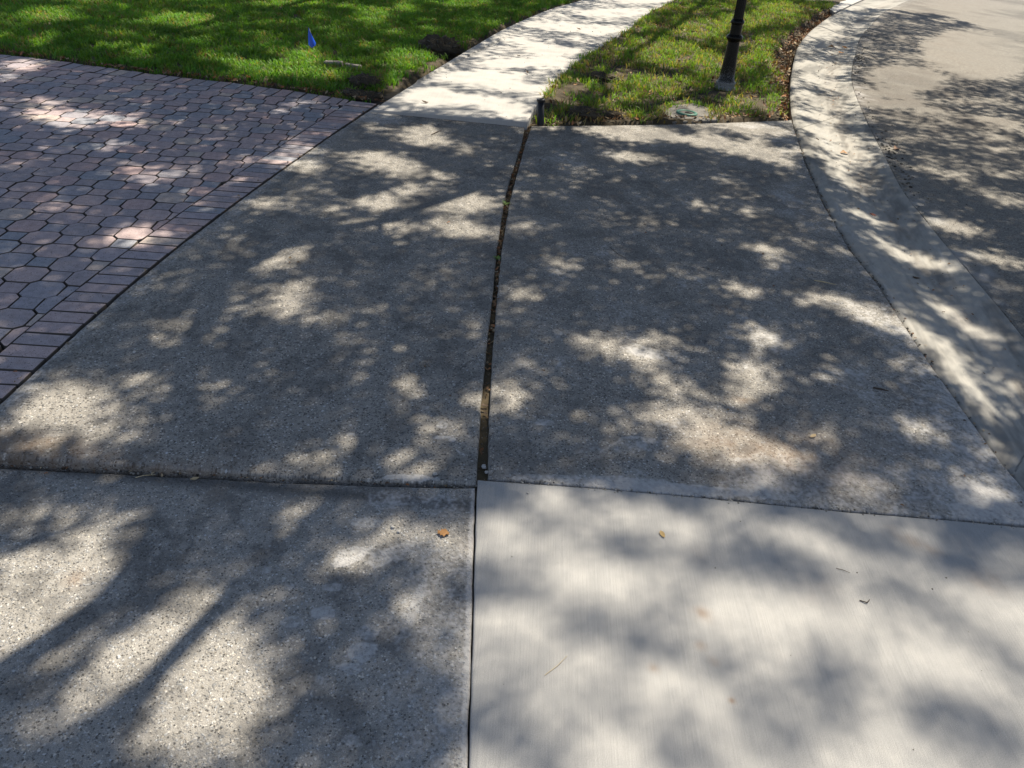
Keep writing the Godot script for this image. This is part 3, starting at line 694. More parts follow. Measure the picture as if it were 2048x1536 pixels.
func build_concrete() -> void:
	var old := aggregate(1024, 1.25, 0.245, 0.12, 0.54, 42000, 0.0008, 0.0052, 7000, 21, 0.06)
	var near := aggregate(1024, 0.95, 0.270, 0.19, 0.52, 46000, 0.0008, 0.0045, 3500, 22, 0.05)
	var fresh := broomed(1024, 0.315, 0.10, 0.95, 31, 0.008)
	var pale := broomed(512, 0.40, 0.10, 0.24, 33, 0.02)
	var buff := broomed(1024, 0.34, 0.12, 0.5, 35, 0.02)
	var street := aggregate(1024, 1.6, 0.205, 0.12, 0.46, 22000, 0.0012, 0.006, 9000, 23, 0.035)

	var box := bounds(slab_a)
	var o := put("driveway_slab", slab(roughened(slab_a, 0.03, 0.0035, 1), flat, 0.10, 0.010, 1.25, box), surface(old, 0.32, weathering(512, 1024, box, CEMENT_A, 0.42, 0.10, 41, film_a)))
	tag(o, "old exposed-aggregate slab between the brick border and the open joint, raised at its near edge", "", "", "structure")
	box = bounds(slab_b)
	o = put("driveway_slab", slab(roughened(slab_b, 0.03, 0.0035, 2), flat, 0.10, 0.008, 1.25, box), surface(old, 0.30, weathering(512, 1024, box, CEMENT_B, 0.36, 0.32, 43, film_b)))
	tag(o, "old grey slab with pale cement film between the open joint and the gutter", "", "", "structure")
	slab_c_edge = PackedVector2Array()
	for i in range(6, 13):
		slab_c_edge.append(slab_c[i])
	box = bounds(slab_c)
	o = put("driveway_slab", slab(roughened(slab_c, 0.03, 0.003, 3), sunk, 0.10, 0.008, 0.95, box), surface(near, 0.38, weathering(768, 1024, box, CEMENT_C, 0.52, 0.02, 45, film_c)))
	tag(o, "dark sunken slab of coarse aggregate in the left foreground, splashed with cement", "", "", "structure")
	box = bounds(slab_d)
	o = put("driveway_slab", slab(roughened(slab_d, 0.03, 0.0015, 4), func(_x, _z): return 0.002, 0.10, 0.006, 0.80, box), surface(fresh, 0.10, weathering(512, 768, box, [], 0.0, 0.0, 47, film_d)))
	tag(o, "new pale broom-finished slab in the right foreground", "", "", "structure")

	var w := PackedVector2Array(walk_l)
	for i in walk_r.size():
		w.append(walk_r[walk_r.size() - 1 - i])
	box = bounds(w)
	o = put("sidewalk", slab(roughened(w, 0.05, 0.003, 5), walk_y, 0.13, 0.009, 0.9, box), surface(pale, 0.03, weathering(256, 1024, box, [], 0.10, 0.0, 49)))
	tag(o, "new near-white concrete walk that curves away between lawn and verge", "", "", "structure")

	# gutter: a shallow trough along the street
	var st := begin()
	var rows := 150
	var ts := [0.0, 0.03, 0.12, 0.25, 0.40, 0.55, 0.68, 0.80, 0.92, 1.0]
	var ys := [-0.012, 0.0, -0.003, -0.016, -0.034, -0.046, -0.050, -0.043, -0.033, -0.028]
	for i in rows + 1:
		var t := float(i) / rows
		var p := along(curb_l, t)
		var q := along(curb_r, t)
		for k in ts.size():
			var m := p.lerp(q, ts[k])
			var x2: float = ts[k]
			st.set_uv(Vector2(ts[k] * 0.75, t * 30.0) / 0.8)
			st.set_uv2(Vector2(x2, 1.0 - t))
			st.add_vertex(Vector3(m.x, ys[k] + 0.002 * sin(t * 90.0 + k), m.y))
	for i in rows:
		for k in ts.size() - 1:
			var q := i * ts.size() + k
			for j in [q, q + ts.size(), q + 1, q + 1, q + ts.size(), q + ts.size() + 1]:
				st.add_index(j)
	st.generate_normals()
	st.generate_tangents()
	o = put("gutter", st.commit(), surface(buff, 0.06, weathering(128, 1792, Rect2(0, -30, 0.75, 30), [], 0.5, 0.30, 51, gutter_film), srgb(0.97, 0.96, 0.92)))
	tag(o, "pale concrete gutter trough that curves along the street side", "", "", "structure")
	# its face towards the verge
	var face_st := begin()
	for i in rows:
		var p0 := along(curb_l, float(i) / rows)
		var p1 := along(curb_l, float(i + 1) / rows)
		var a := Vector3(p0.x, -0.011, p0.y)
		var b := Vector3(p1.x, -0.011, p1.y)
		var n := Vector3(p0.y - p1.y, 0, p1.x - p0.x).normalized()
		if n.x > 0: n = -n
		face(face_st, [a, b, a + Vector3.DOWN * 0.15], [n, n, n])
		face(face_st, [b, b + Vector3.DOWN * 0.15, a + Vector3.DOWN * 0.15], [n, n, n])
	put("side", face_st.commit(), plain(srgb(0.30, 0.27, 0.23)), o)

	var r := PackedVector2Array(curb_r)
	for i in r.size():
		r[i] += Vector2(0.004, 0)
	r.append(Vector2(40, -29.0))
	r.append(Vector2(40, 2.1))
	box = bounds(r)
	o = put("road", slab(roughened(r, 0.06, 0.012, 6), func(_x, _z): return -0.027, 0.10, 0.006, 1.6, box), surface(street, 0.35, weathering(1024, 768, box, [], 0.45, 0.0, 53, road_film), srgb(1.0, 0.98, 0.94)))
	tag(o, "worn tan-grey street surface to the right of the gutter", "", "", "structure")
	var far := PackedVector2Array([Vector2(5.86, -17.90), Vector2(6.01, -19.5), Vector2(5.6, -21.5), Vector2(8.2, -25.5), Vector2(9.6, -25.5), Vector2(7.34, -20.95)])
	o = put("driveway_apron", slab(roughened(far, 0.1, 0.004, 7), func(_x, _z): return -0.004, 0.1, 0.01, 0.9, bounds(far)), surface(pale, 0.0))
	tag(o, "pale concrete of the next driveway at the far end of the verge", "", "", "structure")

func gutter_film(x: float, s: float) -> Vector3:
	var seam := maxf(exp(-pow((s - 4.45 - x * 0.25) / 0.012, 2.0)), exp(-pow((s - 9.65 - x * 0.3) / 0.010, 2.0)))
	return Vector3(0.0, 0.9 * seam + 0.45 * (1.0 - smoothstep(0.0, 0.03, x)), 0.12 * exp(-pow((x - 0.48) / 0.1, 2.0)))

func road_film(x: float, f: float) -> Vector3:
	var d := x - in_road_side(curb_r, f)
	return Vector3(0.30 * (1.0 - smoothstep(0.0, 0.35, d)), 0.0, 0.10 * smoothstep(5.0, 9.0, f) * (1.0 - smoothstep(1.0, 3.0, d)))

func along(p: PackedVector2Array, t: float) -> Vector2:
	var total := 0.0
	for i in p.size() - 1:
		total += p[i].distance_to(p[i + 1])
	var want := t * total
	for i in p.size() - 1:
		var l := p[i].distance_to(p[i + 1])
		if want <= l:
			return p[i].lerp(p[i + 1], want / l)
		want -= l
	return p[p.size() - 1]

# ---------------------------------------------------------------- pavers

func build_pavers() -> void:
	var grain := aggregate(512, 0.5, 0.55, 0.35, 0.80, 5200, 0.0006, 0.0022, 500, 61, 0.0)
	var tones := [Vector3(0.325, 0.285, 0.30), Vector3(0.37, 0.305, 0.315), Vector3(0.30, 0.285, 0.315), Vector3(0.405, 0.325, 0.325), Vector3(0.275, 0.28, 0.315), Vector3(0.42, 0.315, 0.31), Vector3(0.345, 0.305, 0.33), Vector3(0.43, 0.365, 0.335)]
	var mats := []
	for t in tones:
		var m := surface(grain, 0.06, null, srgb(minf(1.0, t.x * 1.85), minf(1.0, t.y * 1.85), minf(1.0, t.z * 1.85)), 0.85)
		m.uv1_triplanar = true
		m.uv1_world_triplanar = true
		m.uv1_scale = Vector3(2.0, 2.0, 2.0)
		mats.append(m)
	var root := Node3D.new()
	root.name = "paver_driveway"
	add_child(root)
	tag(root, "driveway of mauve octagon and square pavers with a brick border", "", "", "structure")
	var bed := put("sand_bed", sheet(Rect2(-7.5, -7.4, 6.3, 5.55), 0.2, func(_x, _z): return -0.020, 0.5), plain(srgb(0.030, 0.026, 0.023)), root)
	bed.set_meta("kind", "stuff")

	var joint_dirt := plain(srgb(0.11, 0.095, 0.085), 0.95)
	rng.seed = 77
	var yaw := deg_to_rad(3.905)
	var ux := Vector2(cos(yaw), -sin(yaw))      # along a row
	var vx := Vector2(-sin(yaw), -cos(yaw))     # to the next row
	var s := 0.132
	var origin := Vector2(-3.4265, -5.3404)
	var big := 0.0768
	var small := 0.0484
	var cut := big - small
	var octagon := PackedVector2Array()
	for c in [[-small, -big], [small, -big], [big, -small], [big, small], [small, big], [-small, big], [-big, small], [-big, -small]]:
		octagon.append(ux * c[0] + vx * c[1])
	var square := PackedVector2Array()
	for c in [[-small, -small], [small, -small], [small, small], [-small, small]]:
		square.append(ux * c[0] + vx * c[1])
	# the field: inside the brick borders
	var field := PackedVector2Array()
	for i in range(0, 60):
		var f := lerpf(1.0, 6.9, i / 59.0)
		var x := in_road_side(border, f) - border_width(f) - 0.005
		if f < edge_f(x) - 0.215:
			field.append(Vector2(x, -f))
	for i in range(0, 50):
		var x := lerpf(-1.66, -7.2, i / 49.0)
		field.append(Vector2(x, -(edge_f(x) - 0.212)))
	field.append(Vector2(-7.2, -1.0))
	var shapes := {}
	for j in range(-30, 16):
		for i in range(-24, 34):
			var c := origin + ux * (s * i) + vx * (s * j)
			if c.x < -1.9 + (c.y + 1.9) * 0.63 - 0.30 or c.x > -1.4 or -c.y < 1.6:
				continue
			var even := posmod(i + j, 2) == 0
			var outline := octagon if even else square
			var moved := PackedVector2Array()
			for q in outline:
				moved.append(q + c)
			var inside := 0
			for q in moved:
				if Geometry2D.is_point_in_polygon(q, field): inside += 1
			if inside == 0:
				continue
			var mesh: ArrayMesh
			if inside == moved.size():
				var key := "octagon" if even else "square"
				if not shapes.has(key):
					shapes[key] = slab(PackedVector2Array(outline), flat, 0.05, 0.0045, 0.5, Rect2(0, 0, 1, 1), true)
				mesh = shapes[key]
			else:
				var parts := Geometry2D.intersect_polygons(moved, field)
				if parts.size() == 0: continue
				var piece := PackedVector2Array()
				for q in parts[0]:
					if piece.size() == 0 or piece[piece.size() - 1].distance_to(q - c) > 0.006:
						piece.append(q - c)
				if piece.size() > 2 and piece[0].distance_to(piece[piece.size() - 1]) < 0.006:
					piece.remove_at(piece.size() - 1)
				if piece.size() < 3 or area(piece) < 0.0010: continue
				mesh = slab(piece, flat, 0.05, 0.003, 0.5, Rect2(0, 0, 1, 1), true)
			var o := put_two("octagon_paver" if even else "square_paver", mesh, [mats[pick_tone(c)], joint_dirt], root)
			o.position = Vector3(c.x, rng.randf_range(-0.0015, 0.0025), c.y)
			o.rotation = Vector3(rng.randfn(0.0, 0.008), rng.randfn(0.0, 0.010), rng.randfn(0.0, 0.008))
	# bricks along the old slab
	var f0 := 1.10
	while f0 < 6.75:
		var l0 := Vector2(0, 0)
		var fl := f0
		var p := 0.0915
		var gap := 0.009
		var corners := PackedVector2Array()
		for q in [[0, gap * 0.5], [1, gap * 0.5], [1, p - gap * 0.5], [0, p - gap * 0.5]]:
			var f: float = fl + q[1] + (0.014 if q[0] == 1 else 0.0)
			var x := in_road_side(border, f) - (border_width(f) if q[0] == 0 else 0.006)
			corners.append(Vector2(x, -minf(f, edge_f(x) - 0.006)))
		l0 = (corners[0] + corners[2]) * 0.5
		for k in 4:
			corners[k] -= l0
		if area(corners) > 0.006 and fl > 1.5:
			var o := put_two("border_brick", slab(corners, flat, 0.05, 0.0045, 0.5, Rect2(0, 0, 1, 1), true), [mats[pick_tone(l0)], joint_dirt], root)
			o.position = Vector3(l0.x, rng.randf_range(-0.002, 0.002), l0.y)
			o.rotation = Vector3(rng.randfn(0.0, 0.007), rng.randfn(0.0, 0.006), rng.randfn(0.0, 0.007))
		f0 += p
	# bricks along the lawn
	var x0 := -6.6
	while x0 < -1.62:
		var p := 0.112
		var corners := PackedVector2Array()
		for q in [[0, 0.205], [p - 0.010, 0.205], [p - 0.010, 0.0], [0, 0.0]]:
			var x: float = x0 + q[0] + 0.07 * (0.205 - q[1]) / 0.205 * 0.2
			corners.append(Vector2(x, -(edge_f(x) - q[1] - 0.002)))
		var c := (corners[0] + corners[2]) * 0.5
		var stop := in_road_side(border, -c.y) - border_width(-c.y) - 0.012
		if corners[0].x < stop - 0.03:
			for k in 4:
				corners[k].x = minf(corners[k].x, stop)
			c = (corners[0] + corners[2]) * 0.5
			for k in 4:
				corners[k] -= c
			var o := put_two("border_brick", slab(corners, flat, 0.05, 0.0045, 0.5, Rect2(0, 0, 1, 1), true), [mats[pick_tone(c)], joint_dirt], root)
			o.position = Vector3(c.x, rng.randf_range(-0.002, 0.003), c.y)
			o.rotation = Vector3(rng.randfn(0.0, 0.008), rng.randfn(0.0, 0.008), rng.randfn(0.0, 0.008))
		x0 += p

func border_width(f: float) -> float:
	return 0.182 + 0.010 * clampf(f - 2.4, 0.0, 4.3)

func pick_tone(c: Vector2) -> int:
	var warm := soil_noise.get_noise_2d(c.x * 0.4 + 9.0, c.y * 0.4) > 0.05
	var k := rng.randi_range(0, 7)
	if warm and k == 4: k = 3
	if not warm and k == 7 and rng.randf() < 0.6: k = 0
	return k

func area(p: PackedVector2Array) -> float:
	var t := 0.0
	for i in p.size():
		t += p[i].cross(p[(i + 1) % p.size()])
	return absf(t) * 0.5

# ---------------------------------------------------------------- the oaks and their shade

const CELL := 0.03
const GX0 := -7.0
const GX1 := 9.0
const GF0 := -0.6
const GF1 := 20.0

# How much sun comes through to each spot of the pavement (1 = a full sun fleck). It decides where the crowns have leaves.
func openness() -> PackedFloat32Array:
	var nx := int((GX1 - GX0) / CELL)
	var nf := int((GF1 - GF0) / CELL)
	var g := PackedFloat32Array()
	g.resize(nx * nf)
	var fn := FastNoiseLite.new()
	fn.seed = 3
	fn.frequency = 2.1
	fn.fractal_octaves = 3
	var fine := FastNoiseLite.new()
	fine.seed = 4
	fine.frequency = 5.5
	fine.fractal_octaves = 2
	for jf in nf:
		var f := GF0 + (jf + 0.5) * CELL
		var wl := in_road_side(walk_l, f) if f > 6.4 else 99.0
		var wr := in_road_side(walk_r, f) if f > 6.4 else 99.0
		var cl := in_road_side(curb_l, f) if f > 6.4 else 99.0
		var left := -1.1 - f * 0.6
		var right := 1.35 + maxf(0.0, f - 0.9) * 0.62
		for i in nx:
			var x := GX0 + (i + 0.5) * CELL
			var b := 0.0
			var n := fn.get_noise_2d(x, f * 0.62)
			if x < left - 0.3 or x > right + 0.5 or f > 18.0 or f < 0.5:
				b = clampf(0.25 + n * 1.5, 0.0, 1.0)
			elif f < 1.97 and x > -0.06 and x < 1.84:
				b = clampf(0.95 + n * 0.25 + 0.35 * fine.get_noise_2d(x * 0.6 + f * 0.5, f * 1.3 - x * 0.4), 0.3, 1.0)
			elif f > 6.4 and x > wl and x < wr:
				b = clampf(0.66 + n * 0.8 + fine.get_noise_2d(x, f * 0.8) * 1.3, 0.0, 1.0)
			elif f > 6.4 and x >= wr and x < cl:
				b = clampf(0.38 + n * 1.5, 0.0, 1.0)
			elif x >= cl:
				b = clampf(0.36 + n * 0.9 + fine.get_noise_2d(x, f * 0.9) * 1.3, 0.0, 1.0)
			elif f > 7.0:
				b = clampf(0.0 + n * 1.3, 0.0, 0.7)
			else:
				b = 0.0 if f < 1.95 else clampf(-0.08 + n * 0.8, 0.0, 0.25)
			g[jf * nx + i] = b
	for list in [SUN_FLECKS, SUN_FLECKS_FAR]:
		for k in range(0, list.size(), 6):
			spot(g, nx, nf, list, k, 1.0)
	var shade := PackedFloat32Array()
	shade.resize(nx * nf)
	for k in range(0, SHADE_STROKES.size(), 6):
		var a := Vector2(SHADE_STROKES[k], SHADE_STROKES[k + 1])
		var b := Vector2(SHADE_STROKES[k + 2], SHADE_STROKES[k + 3])
		var w: float = SHADE_STROKES[k + 4]
		var lo := Vector2(minf(a.x, b.x) - 2.0 * w, minf(a.y, b.y) - 2.0 * w)
		var hi := Vector2(maxf(a.x, b.x) + 2.0 * w, maxf(a.y, b.y) + 2.0 * w)
		for jf in range(maxi(0, int((lo.y - GF0) / CELL)), mini(nf, int((hi.y - GF0) / CELL) + 1)):
			for i in range(maxi(0, int((lo.x - GX0) / CELL)), mini(nx, int((hi.x - GX0) / CELL) + 1)):
				var p := Vector2(GX0 + (i + 0.5) * CELL, GF0 + (jf + 0.5) * CELL)
				var d := p.distance_to(Geometry2D.get_closest_point_to_segment(p, a, b))
				var v := (1.0 - smoothstep(0.35, 1.7, d / w)) * 1.3 * float(SHADE_STROKES[k + 5]) * (1.0 + 0.9 * fn.get_noise_2d(p.x * 3.0, p.y * 3.0))
				shade[jf * nx + i] = maxf(shade[jf * nx + i], v)
	for i in nx * nf:
		g[i] *= 1.0 - clampf(shade[i], 0.0, 0.97)
	return g

func spot(g: PackedFloat32Array, nx: int, nf: int, list: Array, k: int, sign_: float) -> void:
	var a := deg_to_rad(list[k + 4])
	var ax := Vector2(cos(a), sin(a))
	var r1: float = list[k + 2]
	var r2: float = list[k + 3]
	var reach := maxf(r1, r2) * 1.35
	for jf in range(maxi(0, int((list[k + 1] - reach - GF0) / CELL)), mini(nf, int((list[k + 1] + reach - GF0) / CELL) + 1)):
		for i in range(maxi(0, int((list[k] - reach - GX0) / CELL)), mini(nx, int((list[k] + reach - GX0) / CELL) + 1)):
			var d := Vector2(GX0 + (i + 0.5) * CELL - list[k], GF0 + (jf + 0.5) * CELL - list[k + 1])
			var u := d.dot(ax) / r1
			var v := ax.cross(d) / r2
			var q := sqrt(u * u + v * v)
			if q < 1.32:
				var s := minf(1.0, (1.0 - smoothstep(0.74, 1.30, q)) * float(list[k + 5]) * 1.12)
				var at := jf * nx + i
				if sign_ > 0.0:
					g[at] = 1.0 - (1.0 - g[at]) * (1.0 - s)
				else:
					g[at] = g[at] * (1.0 - minf(0.97, s * 1.3))

func sprig_mesh() -> ArrayMesh:
	var st := begin()
	rng.seed = 8
	for k in 6:
		var at := Vector3(rng.randfn(0, 0.026), rng.randfn(0, 0.022), rng.randfn(0, 0.026))
		var b := Basis(Vector3.UP, rng.randf() * TAU) * Basis(Vector3.RIGHT, rng.randfn(0.0, 0.55)) * Basis(Vector3.BACK, rng.randfn(0.0, 0.55))
		var l := rng.randf_range(0.024, 0.034)
		var w := l * 0.42
		var c := [Vector3(0, 0, -l), Vector3(w, 0.004, -l * 0.25), Vector3(w * 0.8, 0.004, l * 0.5), Vector3(0, 0, l), Vector3(-w * 0.8, 0.004, l * 0.5), Vector3(-w, 0.004, -l * 0.25)]
		for t in [[0, 1, 5], [1, 2, 5], [2, 4, 5], [2, 3, 4]]:
			for v in t:
				st.add_vertex(b * c[v] + at)
	st.generate_normals()
	return st.commit()

func build_trees() -> void:
	var g := openness()
	var nx := int((GX1 - GX0) / CELL)
	var nf := int((GF1 - GF0) / CELL)
	var sprig := sprig_mesh()
	rng.seed = 99
	var lean := Vector2(to_sun.x / to_sun.y, -to_sun.z / to_sun.y)     # x and f gained per metre of height, towards the sun
	var high := FastNoiseLite.new()
	high.seed = 12
	high.frequency = 0.55
	high.fractal_octaves = 2
	var sets := [[], []]
	var tints := [[], []]
	for jf in nf:
		var f := GF0 + (jf + 0.5) * CELL
		for i in nx:
			var x := GX0 + (i + 0.5) * CELL
			var seen := x > -1.3 - f * 0.62 and x < 1.6 + maxf(0.0, f - 0.9) * 0.66
			var big := 1.0
			var deep := 4.2
			if not seen:
				big = 2.4
				deep = 2.4
			elif f > 8.0:
				big = 1.7
				deep = 2.7
			elif f > 4.5:
				big = 1.25
			var tau := minf(deep, -log(clampf(lerpf(g[jf * nx + i], smoothstep(0.10, 0.78, g[jf * nx + i]), 0.75), 0.012, 1.0)))
			var mean := tau * CELL * CELL / (0.0026 * big * big)
			var n := int(mean) + (1 if rng.randf() < mean - int(mean) else 0)
			for k in n:
				var gx := x + rng.randf_range(-0.5, 0.5) * CELL
				var gf := f + rng.randf_range(-0.5, 0.5) * CELL
				var h := LEAF_LOW + 0.9 + 1.1 * high.get_noise_2d(gx, gf) + rng.randf_range(0.0, 0.7) + (4.5 * smoothstep(2.3, 1.7, gf) * smoothstep(-0.4, 0.1, gx)) + 1.6 * smoothstep(5.5, 8.0, gf)
				var p := Vector3(gx + lean.x * h, h, -(gf + lean.y * h))
				var s := big * rng.randf_range(0.85, 1.2)
				var which := 0 if p.x - 0.25 * (p.z + 9.0) < 4.2 else 1
				sets[which].append(Transform3D(basis_turn(rng.randf() * TAU, rng.randfn(0, 0.3), rng.randfn(0, 0.3), s), p))
				var t := rng.randf_range(0.7, 1.25)
				tints[which].append(Color(t * rng.randf_range(0.85, 1.2), t, t * 0.9))
	var green := plain(srgb(0.055, 0.095, 0.030), 0.55)
	green.vertex_color_use_as_albedo = true
	green.backlight_enabled = true
	green.backlight = Color(0.30, 0.34, 0.12)
	var bark := surface(aggregate(256, 0.6, 0.14, 0.08, 0.26, 900, 0.004, 0.02, 0, 66, 0.08), 0.8)
	var over := func(gx: float, gf: float, h: float) -> Vector3: return Vector3(gx + lean.x * h, h, -(gf + lean.y * h))   # the point at height h that shades the ground at gx, gf
	var spec := [
		["live oak standing in the lawn ahead on the left, its limbs over the lawn", Vector3(-1.6, 0, -16.4), [
			[0.13, 0.02, Vector3(-2.2, 4.5, -12.5), Vector3(-2.2, 5.2, -9.5), Vector3(-2.6, 5.4, -7.5)],
			[0.14, 0.02, Vector3(-3.2, 4.6, -14.0), Vector3(-4.8, 5.2, -12.0), Vector3(-5.6, 5.6, -10.0)]]],
		["live oak standing at the far end of the verge, its limbs over street and driveway", Vector3(4.3, 0, -20.6), [
			[0.075, 0.043, Vector3(4.3, 4.6, -18.0), over.call(2.2, 14.0, 6.6), over.call(1.3, 11.0, 7.8), over.call(0.7, 9.0, 7.6), over.call(0.4, 7.2, 6.8), over.call(0.15, 6.0, 6.0), over.call(-0.24, 5.33, 5.5), over.call(-0.62, 4.40, 4.8), over.call(-0.83, 4.07, 4.5), over.call(-1.19, 3.79, 4.3), over.call(-1.38, 3.2, 4.05), over.call(-1.28, 2.5, 3.9), over.call(-1.0, 1.85, 3.75), over.call(-0.97, 1.50, 3.65), over.call(-0.99, 1.35, 3.6), over.call(-1.07, 1.21, 3.55), over.call(-1.15, 1.09, 3.5), over.call(-1.35, 0.85, 3.4)],
			[0.026, 0.032, over.call(-0.83, 4.07, 4.5), over.call(-0.72, 3.6, 4.2), over.call(-0.55, 3.0, 3.95), over.call(-0.48, 2.3, 3.85), over.call(-0.50, 1.85, 3.8), over.call(-0.60, 1.58, 3.7), over.call(-0.68, 1.42, 3.65), over.call(-0.74, 1.25, 3.6), over.call(-0.79, 1.10, 3.6), over.call(-0.86, 0.96, 3.6), over.call(-1.0, 0.7, 3.6)],
			[0.11, 0.015, Vector3(5.2, 4.4, -17.5), Vector3(6.4, 5.2, -15.5)],
			[0.11, 0.015, Vector3(6.0, 4.6, -18.0), Vector3(7.6, 5.4, -17.0)]]],
	]
	for k in 2:
		var t := thing("oak_tree", spec[k][1], spec[k][0], "tree")
		var b: Vector3 = spec[k][1]
		put("trunk", tube([Vector3(0, -0.2, 0), Vector3(0, 0.25, 0), Vector3(0.05, 1.2, 0.05), Vector3(0.1, 2.4, 0.2), Vector3(0.2, 3.6, 0.5), Vector3(0.3, 4.4, 0.9)], [0.55, 0.42, 0.34, 0.31, 0.30, 0.24], 14), bark, t)
		for limb in spec[k][2]:
			var pts := []
			if limb[0] > 0.05:
				pts = [Vector3(0.1, 2.6, 0.2), Vector3(0.2, 3.5, 0.5)]
			for m in range(2, limb.size()):
				var to: Vector3 = limb[m] - b
				if pts.size() > 0:
					var last: Vector3 = pts[pts.size() - 1]
					var cuts := int(last.distance_to(to) / 0.9)
					for q in cuts:
						pts.append(last.lerp(to, (q + 1.0) / (cuts + 1)) + Vector3(rng.randfn(0, 0.06), rng.randfn(0, 0.04), rng.randfn(0, 0.06)))
				pts.append(to)
			var rad := []
			for m in pts.size():
				rad.append(lerpf(limb[0], limb[1], sqrt(float(m) / (pts.size() - 1))))
			put("limb", tube(pts, rad, 8), bark, t)
		var crown := copies("crown", sprig, green, shifted(sets[k], -b), tints[k], t)
		crown.set_meta("kind", "stuff")
	print("sprigs ", sets[0].size(), " ", sets[1].size())

func shifted(a: Array, by: Vector3) -> Array:
	for i in a.size():
		a[i].origin += by
	return a

# ---------------------------------------------------------------- lamp post

func build_lamp_post() -> void:
	# chipped black paint: grey primer and dust show most near the foot
	var w := 256
	var h := 512
	var n1 := noise_bytes(w, h, 0.10, 3, 71)
	var n2 := noise_bytes(w, h, 0.35, 2, 72)
	var rgb := PackedByteArray()
	rgb.resize(w * h * 3)
	for y in h:
		var up := float(y) / h
		var foot := 1.0 - smoothstep(0.16, 0.24, up)
		var low := 1.0 - smoothstep(0.2, 0.75, up)
		for x in w:
			var i := y * w + x
			var a := n1[i] / 255.0
			var b := n2[i] / 255.0
			var bare := smoothstep(0.745 - 0.15 * low, 0.775 - 0.15 * low, 0.45 * a + 0.55 * b)
			bare = maxf(bare, foot * smoothstep(0.20, 0.55, a + 0.25 * b))
			var v := lerpf(0.006, 0.22 + 0.14 * b, clampf(bare, 0.0, 1.0))
			for k in 3:
				rgb[i * 3 + k] = lin2byte[int(v * (1.0 + 0.04 * (k - 1) * bare) * 2048.0)]
	var chipped := plain(Color.WHITE, 0.3)
	chipped.metallic_specular = 0.3
	chipped.albedo_texture = tex(Image.create_from_data(w, h, false, Image.FORMAT_RGB8, rgb))
	var black := plain(srgb(0.006, 0.006, 0.007), 0.25)
	black.metallic_specular = 0.32
	var t := thing("lamp_post", Vector3(1.945, -0.02, -8.76), "black iron lamp post with chipped paint standing in the verge grass", "lamp post")
	t.rotation = Vector3(0.0, 0.4, 0.0)
	t.basis = Basis(Vector3.BACK, deg_to_rad(1.9)) * t.basis
	put("base", lathe([[0.112, 0.0], [0.112, 0.035], [0.108, 0.045], [0.100, 0.055], [0.098, 0.075], [0.103, 0.082], [0.103, 0.095], [0.096, 0.104], [0.086, 0.112], [0.082, 0.125], [0.0775, 0.128], [0.075, 0.20], [0.066, 0.36], [0.0605, 0.50]], 40), chipped, t)
	put("collar", lathe([[0.060, 0.488], [0.062, 0.498], [0.074, 0.512], [0.082, 0.522], [0.086, 0.530], [0.086, 0.540], [0.080, 0.550], [0.066, 0.560], [0.062, 0.566]], 40), black, t)
	put("shaft", lathe([[0.0605, 0.56], [0.0585, 0.60], [0.058, 0.64], [0.0575, 0.67]], 40), black, t)
	put("collar", lathe([[0.057, 0.655], [0.060, 0.662], [0.069, 0.670], [0.071, 0.678], [0.069, 0.690], [0.060, 0.702], [0.054, 0.710]], 40), black, t)
	put("fluted_shaft", lathe([[0.053, 0.70], [0.0505, 0.74], [0.046, 1.6], [0.043, 2.35]], 96, 0.09, 16), black, t)
	put("cross_arm", tube([Vector3(-0.24, 2.18, 0), Vector3(0, 2.18, 0), Vector3(0.24, 2.18, 0)], [0.013, 0.016, 0.013], 10), black, t)
	put("cradle", lathe([[0.043, 2.34], [0.070, 2.37], [0.085, 2.42], [0.105, 2.44], [0.105, 2.46]], 32), black, t)
	put("lantern_globe", lathe([[0.08, 2.455], [0.13, 2.50], [0.155, 2.62], [0.145, 2.72], [0.12, 2.76]], 32), plain(Color(0.86, 0.86, 0.82), 0.4), t)
	put("lantern_cap", lathe([[0.165, 2.75], [0.165, 2.765], [0.10, 2.83], [0.03, 2.88], [0.018, 2.95], [0.001, 2.97]], 32), black, t)

# ---------------------------------------------------------------- grass

func tuft_mesh(sd: int, blades: int, lo: float, hi: float, wide: float, spread: float) -> ArrayMesh:
	rng.seed = sd
	var st := begin()
	for b in blades:
		var a := rng.randf() * TAU
		var at := Vector3(rng.randfn(0, spread), 0, rng.randfn(0, spread))
		var d := Vector3(cos(a), 0, sin(a))
		var side := Vector3(-d.z, 0, d.x)
		var l := rng.randf_range(lo, hi)
		var w := wide * rng.randf_range(0.7, 1.3)
		var bend := rng.randf_range(0.25, 1.15)
		var p := at + Vector3(0, -0.012, 0)
		var ang := rng.randf_range(0.02, 0.35)
		var prev := []
		for k in 4:
			var t := k / 3.0
			var ww: float = w * [0.75, 1.0, 0.8, 0.08][k]
			var here := [p - side * ww, p + side * ww]
			if k > 0:
				for q in [[prev[0], prev[1], here[0]], [prev[1], here[1], here[0]]]:
					for v in q:
						st.set_color(Color.WHITE.lerp(Color(1.15, 1.1, 0.9), t))
						st.add_vertex(v)
			prev = here
			p += (Vector3.UP * cos(ang) + d * sin(ang)) * l / 3.0
			ang += bend * 0.62
	st.generate_normals()
	return st.commit()

func blade_material() -> StandardMaterial3D:
	var m := plain(Color.WHITE, 0.55)
	m.vertex_color_use_as_albedo = true
	m.backlight_enabled = true
	m.backlight = Color(1.0, 1.0, 0.62)
	m.metallic_specular = 0.4
	return m

